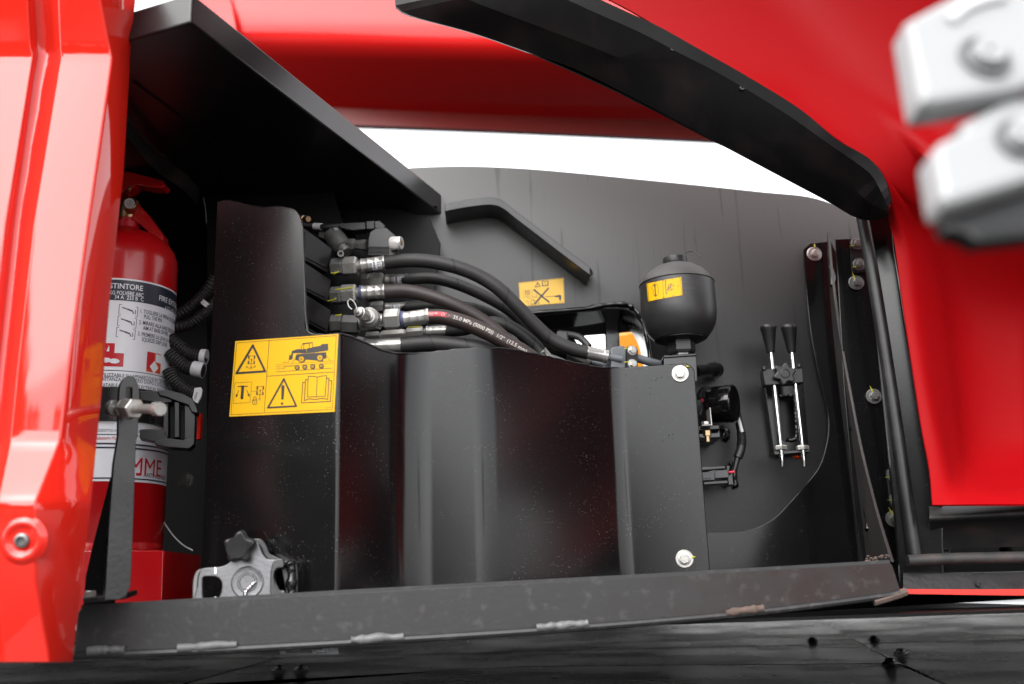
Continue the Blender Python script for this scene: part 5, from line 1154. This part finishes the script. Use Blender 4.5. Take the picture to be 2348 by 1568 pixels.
b = MB(); b.tube([W(1575, 578, 1.51), W(1590, 577, 1.49), W(1605, 590, 1.475)], .001, seg=6, sub=6); b.link('cap_strap', M_['rubber'], acc)
b = MB(); b.lathe([(.022, az(782)), (.022, az(806)), (.020, az(811))], AM, seg=6); b.link('hex_neck', M_['accu'], acc, ang=20)
b = MB(); b.lathe([(.0145, az(806)), (.015, az(812)), (.015, az(824)), (.014, az(826))], AM, seg=6); b.link('nut', M_['zinc_dark'], acc, ang=20)
def on_acc(x, y, l):     # picture point on the body
    d = ray(x, y); o_ = CAM-V((AX.x, AX.y, 0)); a = d.x**2+d.y**2; h = o_.x*d.x+o_.y*d.y; c = o_.x**2+o_.y**2-(R_*1.012)**2
    D = max(h*h-a*c, 0); t = (-h-math.sqrt(D))/a; p = CAM+d*t; q = V((p.x-AX.x, p.y-AX.y, 0)).normalized(); return V((AX.x, AX.y, p.z))+q*(R_*1.012+.0002*l)
def k5m(x, y, l): return on_acc(*k5(x, y), l)
As = Art(k5m)
def kgrid(x0, y0, x1, y1, c00, c10, c11, c01, mi): pass
vs, fs = [], []
for i in range(13):
    t = i/12; xt, yt = 1465+(1760-1465)*t, 288+(231-288)*t; xb_, yb_ = 1478+(1770-1478)*t, 440+(386-440)*t
    bow = -6*math.sin(math.pi*t)*0.5
    vs += [tuple(k5m(xt, yt+bow, 1)), tuple(k5m(xb_, yb_+bow, 1))]
for i in range(12): fs.append((2*i, 2*i+1, 2*i+3, 2*i+2))
As.b.add(vs, fs, None, 0)
Ln = lambda pts, wd, closed=False: As.line(pts, wd, 1, 2, closed)
Ln([(1474, 292), (1540, 276), (1605, 262), (1680, 248), (1752, 238), (1762, 382), (1690, 392), (1610, 408), (1545, 420), (1484, 432)], 3, True); Ln([(1602, 262), (1609, 406)], 3)
Ln([(1625, 262), (1735, 308), (1632, 376)], 6, True)
for q in (((1640, 350), (1655, 295)), ((1650, 345), (1680, 285)), ((1645, 330), (1700, 300)), ((1660, 350), (1690, 330)), ((1665, 290), (1672, 330))): Ln(q, 5)
Ln([(1535, 305), (1541, 385)], 8); As.disc(1534, 302, 9, 1, 2, ri=4); As.disc(1541, 388, 9, 1, 2, ri=4)
Ln([(1512, 310), (1535, 288), (1560, 300), (1568, 375), (1540, 398), (1516, 370), (1525, 345), (1508, 330)], 3, True)
As.b.link('burst_warning_sticker', [M_['yellow'], M_['ink']], acc, smooth=False)
At = Art(k5m); At.text('/80 °C   V 0.75L', 1772, 278, 15, 0, 1, dx=(1, .06), dy=(0, -1)); At.text('U-350AK045', 1768, 334, 15, 0, 1, dx=(1, -.01), dy=(0, -1))
At.b.link('stamped_text', [M_['dimprint']], acc, smooth=False)
ab = root('accumulator_bracket', 'folded black bracket plate with a shoulder under the accumulator', 'bracket', W(1560, 850, 1.48))
P = front(1.475)
b = MB(); b.poly(fillet([P.uv(*k5(*p)) for p in ((1612, 925), (1890, 905), (1898, 1115), (1870, 1138), (1800, 1140), (1612, 1140))], .003), .004, bevel=.0012); b.link('front_plate', M_['wall'], ab, P.mat())
tp = [P.hit(*k5(*p)) for p in ((1612, 922), (1890, 902))]
o = loft([tp, [p+V((0, .09, 0)) for p in tp]], 6).link('top_plate', M_['gloss'], ab); solid(o, .004); bev(o, .001)
pp = [BW.hit(*k5(*p)) for p in ((1880, 1040), (2060, 1030))]
b = MB(); b.tube([W(*k5(1870, 1040), 1.50), W(*k5(1960, 1030), 1.54), W(*k5(2060, 1025), 1.60)], lambda t: .0095+.003*(t > .7), seg=14, sub=8); b.link('stub_bar', M_['gloss'], ab)
weld([W(*k5(2045, 980), 1.61), W(*k5(2078, 1000), 1.60), W(*k5(2082, 1040), 1.60), W(*k5(2060, 1075), 1.61)], .0045, 'weld', M_['gloss'], ab)

# ================================================================ BUZZER, CONNECTOR
k8 = lambda x, y: ((2700+x/3.0143)/1.7455, (1480+y/3.0143)/1.7455)
bz = root('reversing_alarm', 'glossy black drum shaped alarm on a small wall bracket', 'alarm', W(*k8(560, 650), 1.56))
A0, A1 = W(*k8(418, 425), 1.555), W(*k8(722, 405), 1.535); L = (A1-A0).length; rr = 218*sc(1.55)/3.0143/1.7455
b = MB(); b.lathe([(rr*.93, 0), (rr*.97, L*.03), (rr, L*.06), (rr, L*.66), (rr*1.03, L*.68), (rr*1.03, L*.76), (rr*1.01, L*.77), (rr*1.01, L*.78), (rr*1.03, L*.79), (rr*1.03, L*.96), (rr*.98, L)], frame_to(A0, A1), seg=64); b.link('drum', M_['gloss'], bz, ang=40)
F4 = frame_to(A0, A1); tt_ = MB()
P = front(1.50)
Pn = front(1.545)
b = MB(); b.poly([P.uv(*k8(*p)) for p in ((418, 455), (430, 455), (452, 662), (438, 662))], .03, bevel=.0005); b.link('upright', M_['zinc'], bz, P.mat())
b = MB(); b.poly([P.uv(*k8(*p)) for p in ((330, 662), (452, 657), (452, 668), (330, 672))], .03, bevel=.0004); b.link('foot', M_['zinc'], bz, P.mat())
P = Plane(W(*k8(380, 645), 1.485)); 
b = MB(); p = W(*k8(372, 660), 1.51); b.lathe([(.0062, 0), (.0062, .004), (.005, .0048)], Matrix.Translation(p), seg=6); p = W(*k8(388, 745), 1.50); b.link('bolt', M_['zinc'], bz)
b = MB(); b.lathe([(.0055, .004), (.0065, .0035), (.0065, -.004), (.0038, -.0045), (.0038, -.013)], Matrix.Translation(W(*k8(388, 765), 1.50)), seg=6); b.link('nut', M_['brass'], bz, ang=20)
wb = root('alarm_wall_bracket', 'glossy black angle bracket welded to the wall beneath the alarm', 'bracket', W(*k8(400, 820), 1.56))
b = MB(); P = Plane(W(*k8(400, 700), 1.52), V((1, 0, 0)), V((0, .25, 1))); b.poly(fillet([P.uv(*k8(*p)) for p in ((272, 680), (535, 662), (542, 712), (290, 728))], .001), .05, bevel=.001); b.link('shelf', M_['plastic'], wb, P.mat())
P = front(1.535); b = MB(); b.poly([P.uv(*k8(*p)) for p in ((275, 730), (545, 712), (560, 822), (280, 832))], .08, bevel=.002); b.link('web', M_['gloss'], wb, P.mat())
weld([BW.hit(*k8(*p))+BW.n*.004 for p in ((548, 690), (590, 735), (612, 760), (600, 820), (560, 825))], .006, 'weld', M_['gloss'], wb)
weld([BW.hit(*k8(*p))+BW.n*.002 for p in ((600, 835), (616, 848), (630, 855))], .004, 'weld_drip', M_['gloss'], wb)
# looms
cb = root('alarm_cable', 'corrugated cable looping from the alarm down to the plug', 'cable', W(*k8(800, 900), 1.57))
def corr(name, pts, r, m, parent, sub=14, seg=14, amp=.14, per=3):
    b = MB(); b.tube(pts, r, seg=seg, sub=sub, rfn=lambda i: 1+amp*(1 if (i % per) else -1)); return b.link(name, m, parent, ang=20)
corr('loom', [W(*k8(x, y), 1.555) for x, y in ((425, 262), (375, 245), (332, 270), (315, 318), (322, 350))], .0062, M_['rubber'], cb)
b = MB(); b.tube([W(*k8(x, y), 1.55) for x, y in ((320, 345), (340, 380), (385, 372), (412, 350))], .0016, seg=8, sub=6); b.link('red_wire', M_['wirered'], cb)
b = MB(); b.tube([W(*k8(x, y), 1.57) for x, y in ((345, 385), (335, 450), (312, 545))], .003, seg=8, sub=6); b.link('thin_wire', M_['rubber'], cb)
P = Plane(BW.hit(*k8(380, 500))+BW.n*.012, BW.u, BW.v); b = MB(); b.poly([P.uv(*k8(*p)) for p in ((368, 415), (425, 408), (430, 595), (328, 570))], .0006); b.link('paper_tag', M_['plastic'], cb, P.mat())
b = MB(); b.tube([W(*k8(x, y), 1.575) for x, y in ((742, 500), (762, 590), (800, 760))], .0062, seg=12, sub=8); b.link('sheath', M_['rubber'], cb)
b = MB(); b.tube([W(*k8(x, y), 1.566) for x, y in ((760, 575), (785, 650), (812, 750))], .0028, seg=8, sub=6); b.link('sheath_slit', M_['tape'], cb)
corr('loom', [W(*k8(x, y), 1.572) for x, y in ((797, 755), (808, 840), (800, 915))], .0066, M_['rubber'], cb, sub=20)
b = MB(); b.tube([W(*k8(x, y), 1.572) for x, y in ((802, 910), (786, 990), (755, 1065), (738, 1130), (715, 1215))], lambda t: .0072 if t < .5 else .0045, seg=12, sub=8); b.link('shrink_sleeve', M_['plastic'], cb)
b = MB(); b.tube([W(*k8(x, y), 1.57) for x, y in ((718, 1225), (690, 1233), (648, 1236))], .0022, seg=8, sub=5); b.link('red_wire', M_['wirered'], cb)
pl = root('cable_plug', 'grey two pin plug clipped in a black rail on the wall', 'plug', W(*k8(480, 1330), 1.56))
for q, nm in ((((325, 1250), (480, 1205), (485, 1330), (330, 1335)), 'socket_half'), (((475, 1212), (640, 1205), (652, 1298), (486, 1310)), 'plug_half')):
    P = front(1.55); b = MB(); b.poly(fillet([P.uv(*k8(*p)) for p in q], .0012), .018, bevel=.001); b.link(nm, M_['plug'], pl, P.mat())
P = front(1.549); b = MB(); b.poly(fillet([P.uv(*k8(*p)) for p in ((322, 1235), (436, 1232), (440, 1306), (326, 1312))], .001), .004, bevel=.0006); b.link('locking_tab', M_['plug'], pl, P.mat())
for q, nm, y in ((((318, 1170), (612, 1152), (616, 1192), (322, 1215)), 'rail_top', 1.56), (((338, 1345), (640, 1325), (645, 1372), (345, 1388)), 'rail_bottom', 1.56), (((615, 1150), (690, 1150), (712, 1390), (645, 1390)), 'rail_back', 1.585)):
    P = front(y); b = MB(); b.poly(fillet([P.uv(*k8(*p)) for p in q], .0008), .03, bevel=.0012); b.link(nm, M_['gloss'], pl, P.mat())
weld([BW.hit(*k8(*p))+BW.n*.005 for p in ((650, 1150), (680, 1150), (700, 1190), (705, 1300), (722, 1390), (690, 1395))], .005, 'weld', M_['gloss'], pl)

# ================================================================ CLAMPED ROD PAIR
k6 = lambda x, y: (1490+x/2.487, 688+y/2.487)
rc = root('rod_clamp', 'black clamp plate with star knob holding two chromed rods on the wall', 'clamp', BW.hit(*k6(790, 880)))
yr = 1.545
P = Plane(BW.hit(*k6(770, 680))+BW.n*.02, BW.u, BW.v)
b = MB(); b.poly([P.uv(*k6(*p)) for p in ((650, 470), (872, 460), (908, 870), (708, 885))], .008, [[P.uv(*k6(*p)) for p in fillet([(735, 545), (815, 545), (838, 800), (760, 805)], 12)][::-1]], .001); b.link('back_plate', M_['black'], rc, P.mat())
weld([P.hit(*k6(*p))+P.n*.003 for p in cat2([(738, 555), (770, 548), (812, 556), (824, 620), (828, 700), (832, 760), (820, 795), (775, 800)], 3)], .0032, 'weld', M_['gloss'], rc)
Pc = front(yr-.006)
b = MB(); b.poly(fillet([Pc.uv(*k6(*p)) for p in ((640, 392), (870, 385), (878, 470), (655, 487))], .003), .022, bevel=.0015); b.link('clamp_bar', M_['plastic'], rc, Pc.mat())
Ps = front(yr-.016); c0 = Ps.uv(*k6(770, 418)); rs = 56*sc(yr)/2.487
b = MB(); star = [(c0[0]+rs*(1+.17*math.cos(6*t))*math.cos(t+.3), c0[1]+rs*(1+.17*math.cos(6*t))*math.sin(t+.3)) for t in [2*math.pi*k/84 for k in range(84)]]
b.poly(star, .011, bevel=.002); b.link('star_knob', M_['plastic'], rc, Ps.mat())
b = MB(); b.lathe([(rs*.48, -.001), (rs*.48, .0012), (rs*.40, .0015), (rs*.38, .0006), (.0003, .0006)], seg=32); b.link('knob_cap', M_['plastic'], rc, Ps.mat(*k6(770, 418)))
Pb = front(yr); b = MB(); b.poly(fillet([Pb.uv(*k6(*p)) for p in ((705, 866), (908, 852), (911, 864), (712, 880))], .0006), .03, bevel=.0005); b.link('foot_plate', M_['wall'], rc, Pb.mat())
for (x, y) in ((650, 396), (850, 382)):
    b = MB(); b.lathe([(.0038, 0), (.0038, .004), (.0028, .005)], Matrix.Translation(W(*k6(x, y), yr-.01)), seg=20); b.link('clamp_bolt', M_['plastic'], rc)
for lbl, top, low, end in (('left chromed rod with a tapered black grip', (672, 146), (745, 850), (755, 950)), ('right chromed rod with a tapered black grip', (790, 146), (868, 845), (881, 950))):
    t = root('gripped_rod', lbl, 'rod', W(*k6(*end), yr), 'chromed rods in the wall clamp')
    a, c = W(*k6(*end), yr), W(*k6(*top), yr); L = (c-a).length; F4 = frame_to(a, c); kk = sc(yr)/2.487
    g0 = 1-158/(end[1]-top[1])
    b = MB(); b.lathe([(13*kk, .07*L), (13*kk, L*.9)], F4, seg=28); b.link('rod', M_['chrome'], t)
    b = MB(); b.lathe([(10*kk, 0), (11.5*kk, .004*L), (11.5*kk, .06*L), (14*kk, .062*L), (14*kk, .066*L), (11*kk, .07*L), (14*kk, .076*L), (11*kk, .082*L), (14*kk, .088*L), (11*kk, .09*L), (12*kk, .12*L)], F4, seg=24); b.link('threaded_end', M_['chrome'], t)
    b = MB(); b.lathe([(34*kk, L*.115), (36*kk, L*.118), (36*kk, L*.138), (33*kk, L*.145)], F4, seg=6); b.link('nut', M_['zinc'], t, ang=20)
    b = MB(); b.lathe([(21*kk, g0*L), (24*kk, (g0+.01)*L), (42*kk, .965*L), (46*kk, .975*L), (46*kk, .992*L), (42*kk, L), (12*kk, L*1.001)], F4, seg=48); b.link('grip', M_['plastic'], t)
p = W(*k6(836, 888), yr+.02); b = MB(); b.lathe([(.0075, 0), (.006, -.003), (.002, -.005)], Matrix.Translation(p), seg=12); b.link('orange_plug', M_['orangeink'], rc)

# ================================================================ SILVER HOOK CASTING
k7 = lambda x, y: ((740+x/4.356)/1.7455, (2080+y/4.356)/1.7455)
SC_ = Plane(W(560, 1330, 1.178), V((1, .10, 0)), V((0, .05, 1)))
cs = root('hook_casting', 'silver cast hook plate with two claw ends behind the sill', 'latch', SC_.hit(560, 1378))
def kpoly(pts, th, m, name, lift=0, holes=(), sub=5, bevel=.0012, P=SC_, kf=k7):
    b = MB(); o_ = cat2(pts, sub, True) if sub else pts
    b.poly([P.uv(*kf(*p)) for p in o_][::-1], th, [[P.uv(*kf(*p)) for p in cat2(h, 5, True)] for h in holes], bevel); return b.link(name, m, cs, P.mat(lift=lift))
kpoly([(215, 1450), (212, 1150), (225, 1000), (270, 870), (340, 838), (480, 826), (620, 815), (720, 780), (800, 720), (900, 640), (1050, 560), (1180, 420), (1260, 390), (1300, 470), (1350, 590), (1440, 680), (1600, 690), (1700, 700), (1720, 830), (1640, 840), (1570, 900), (1560, 1000), (1590, 1120), (1650, 1220), (1740, 1250), (1740, 1450), (1000, 1500)],
      .012, M_['cast'], 'plate', holes=[[(300, 1200), (300, 1060), (320, 1000), (400, 985), (540, 995), (620, 1060), (640, 1160), (620, 1280), (560, 1360), (340, 1390), (305, 1320)]], sub=4)
kpoly([(130, 1420), (118, 1200), (135, 1020), (180, 900), (260, 850), (330, 850), (240, 930), (215, 1050), (210, 1200), (222, 1440)], .010, M_['zinc_dark'], 'left_claw', lift=-.003)
kpoly([(1500, 1330), (1490, 1100), (1500, 900), (1540, 740), (1600, 690), (1715, 690), (1722, 832), (1620, 850), (1565, 930), (1560, 1040), (1600, 1180), (1700, 1245), (1745, 1245), (1745, 1340), (1600, 1400)], .012, M_['wall'], 'right_claw', lift=.004, sub=4)
b = MB(); b.lathe([(.032, -.001), (.0335, .0016), (.031, .003), (.026, .0022), (.0205, .0022), (.019, .0035), (.0165, .0035), (.015, .0018), (.0003, .0016)], seg=48); b.link('boss', M_['cast'], cs, SC_.mat(*k7(1090, 1090)) @ Matrix.Scale(.55, 4))
ar = catmull([SC_.hit(*k7(*p))+SC_.n*.003 for p in ((1240, 1080), (1190, 1120), (1120, 1190), (1060, 1260), (1060, 1320), (1100, 1370))], 5)
weld(ar, .0022, 'weld_bead', M_['chrome'], cs, 8)
for x, y in ((535, 880), (535, 1392)):
    b = MB(); p, q = SC_.hit(*k7(x-2, y-50))+SC_.n*.0005, SC_.hit(*k7(x+2, y+60))+SC_.n*.0005; b.tube([p, p.lerp(q, .5), q], .0014, seg=8, sub=3); b.link('machined_groove', M_['chrome'], cs)
kpoly([(1130, 320), (1260, 300), (1340, 360), (1400, 470), (1440, 560), (1560, 620), (1760, 700), (1880, 700), (1930, 850), (1920, 1300), (1750, 1330), (1700, 1100), (1600, 720), (1440, 690), (1340, 590), (1270, 430)], .012, M_['wall'], 'rear_plate', lift=-.016, sub=4)
weld([SC_.hit(*k7(*p))-SC_.n*.002 for p in ((1800, 720), (1840, 800), (1850, 900), (1860, 1020), (1850, 1140), (1860, 1290))], .006, 'weld', M_['gloss'], cs)
sk_ = Plane(SC_.hit(*k7(930, 480))+SC_.n*.018, V((1, .12, 0)), V((0, -.12, 1)))
c0 = (0, 0); b = MB(); rs = 235*sc(1.16)/4.356/1.7455
star = [(rs*(1+.16*math.cos(5*(t-1.52)))*math.cos(t)*.98, rs*(1+.16*math.cos(5*(t-1.52)))*math.sin(t)) for t in [2*math.pi*k/100 for k in range(100)]]
b.poly(star, .018, bevel=.003); kn = b.link('star_knob', M_['plastic'], cs, sk_.mat(*k7(940, 480)))
b = MB(); b.lathe([(rs*.74, .0), (rs*.72, .0008), (rs*.66, .0003), (rs*.4, -.0002), (.0003, -.0004)], seg=48); b.lathe([(rs*.73, .0002), (rs*.75, .001), (rs*.71, .001)], seg=48); link('knob_dish', b.me('knob_dish', [M_['plastic']]), None, kn, sk_.mat(*k7(905, 480), lift=.0006))

# ================================================================ CORRUGATED CONDUITS
k2 = lambda x, y: (x/3.041, 458.3+y/3.041)
for lbl, pts, r, y, tape in (
    ('topmost ribbed conduit running from behind the extinguisher up to the guard', [(1180, 830), (1260, 790), (1340, 735), (1400, 680), (1450, 620), (1500, 540)], .0082, 1.44, None),
    ('second ribbed conduit just under the topmost one', [(1180, 890), (1280, 880), (1350, 850), (1420, 800), (1460, 760), (1520, 700)], .0080, 1.43, (1428, 745, 1452, 720)),
    ('third ribbed conduit with a white taped end by the guard', [(1180, 965), (1250, 1020), (1310, 1065), (1370, 1088), (1440, 1095)], .0095, 1.40, (1402, 1092, 1440, 1096)),
    ('fourth ribbed conduit ending in a wide silver tape', [(1180, 1060), (1230, 1110), (1290, 1160), (1350, 1178), (1420, 1190)], .0095, 1.385, (1345, 1176, 1418, 1190)),
    ('lowest ribbed conduit with a tag reading X45 at its end', [(1180, 1180), (1210, 1245), (1260, 1300), (1310, 1335), (1370, 1360)], .0098, 1.375, None)):
    t = root('ribbed_conduit', lbl, 'conduit', W(*k2(*pts[-1]), y), 'ribbed cable conduits beside the extinguisher')
    corr('conduit', [W(*k2(*p), y) for p in pts], r, M_['rubber'], t, sub=12, amp=.09, per=3)
    if tape:
        b = MB(); b.tube([W(*k2(tape[0], tape[1]), y), W(*k2(tape[2], tape[3]), y)], r*1.18, seg=20, sub=2, smooth=False); b.link('tape_wrap', M_['tape'], t)
P = Plane(W(*k2(1370, 1360), 1.36), V((1, .2, 0)))
b = MB(); b.poly([P.uv(*k2(*p)) for p in ((1340, 1385), (1355, 1310), (1400, 1305), (1412, 1325), (1405, 1370), (1378, 1420), (1340, 1400))], .006, bevel=.001); ob_ = b.link('cable_tag', M_['tape'], None, P.mat()); tag(ob_, 'grey white cable tag printed X450 beside the clamp latch', 'tag')
Tg = Art(lambda x, y, l: P.hit(*k2(x, y))+P.n*.0003*l); Tg.text('X450', 1368, 1335, 17, 0, 1, dx=(-.35, 1), dy=(.9, .4)); pr = link('print', Tg.b.me('print', [M_['ink']], False), None, ob_)
b = MB(); b.tube([W(*k2(x, y), 1.45) for x, y in ((1240, 1160), (1235, 1215), (1255, 1270), (1240, 1230))], .001, seg=6, sub=6); tag(b.link('cable_tie', M_['tape'], None), 'thin pale cable tie tail hanging between the conduits', 'cable tie')
b = MB(); b.tube([W(x, y, 1.42) for x, y in ((362, 1160), (372, 1190), (395, 1225), (418, 1248), (442, 1262))], .0011, seg=6, sub=8); tag(b.link('thin_wire', M_['tape'], None), 'thin pale wire curving down right of the extinguisher', 'wire')

# ================================================================ WHITE BLURRED HINGE (near the lens)
k1 = lambda x, y: (1970+x/2.736, y/2.736-4)
M_['grooveshade'] = mat('grey_groove_shadow', (0.14, 0.145, 0.15), 0.5)
wh = root('white_hinge', 'out of focus white two leaf hinge at the upper right corner', 'hinge', W(2250, 250, .43))
def wpoly(pts, y, th, m, name, r=6, lift=0, bevel=.004, pl=None):
    P = pl or front(y); b = MB(); b.poly(fillet([P.uv(*k1(*p)) for p in pts], r*sc(y)), th, bevel=bevel); return b.link(name, m, wh, P.mat(lift=lift))
WP = Plane(W(2250, 150, .43), V((1, .1, 0)), V((0, .25, 1)))
wpoly([(300, 130), (620, -40), (1250, -260), (1250, 480), (1000, 560), (470, 650), (400, 650), (375, 560)], .43, .020, M_['white'], 'upper_leaf', 12, pl=WP)
wpoly([(470, 940), (520, 880), (720, 800), (850, 780), (1250, 640), (1250, 1080), (570, 1290), (520, 1240)], .43, .020, M_['white'], 'lower_leaf', 14, pl=WP)
wpoly([(690, 700), (830, 630), (1000, 540), (1250, 540), (1250, 780), (720, 800)], .63, .03, M_['white'], 'knuckle', 12, lift=-.008, pl=WP)
WG = Plane(WP.o-WP.n*.03, WP.u, WP.v)
wpoly([(600, 1270), (1250, 1060), (1250, 1385), (840, 1430), (760, 1380), (640, 1350)], .63, .012, M_['plastic'], 'black_gasket', 6, lift=-.012, pl=WP)
for q, R in (((780, 380), 150), ((990, 895), 130)):
    kk = sc(.43)/2.736; b = MB(); b.lathe([(R*1.1*kk, -.004), (R*1.08*kk, -.0005), (R*.98*kk, -.004), (R*.80*kk, -.004), (R*.76*kk, .004), (R*.70*kk, .006), (R*.16*kk, .006), (R*.13*kk, .001), (.0002, .001)], seg=48); so_2 = b.link('screw_boss', M_['white'], wh, WP.mat(*k1(*q), lift=.001))
    b = MB(); b.lathe([(R*1.22*kk, 0), (R*1.2*kk, .0016), (R*1.02*kk, .0016), (R*1.0*kk, 0)], seg=48); link('washer', b.me('washer', [M_['grooveshade']]), None, so_2, WP.mat(*k1(*q), lift=.0008))  # grey ring stands in for the shadow in the groove round the boss
    b = MB(); b.lathe([(R*.14*kk, .0), (R*.12*kk, .0012), (.0002, .0012)], seg=20); link('socket', b.me('socket', [M_['plastic']]), None, so_2, WP.mat(*k1(*q), lift=.0025))
b = MB(); b.tube([WP.hit(*k1(*p))+WP.n*.001 for p in ((560, 150), (640, 80), (760, 30), (900, 0))], .0028, seg=8, sub=6); b.link('stamped_groove', M_['tape'], wh)
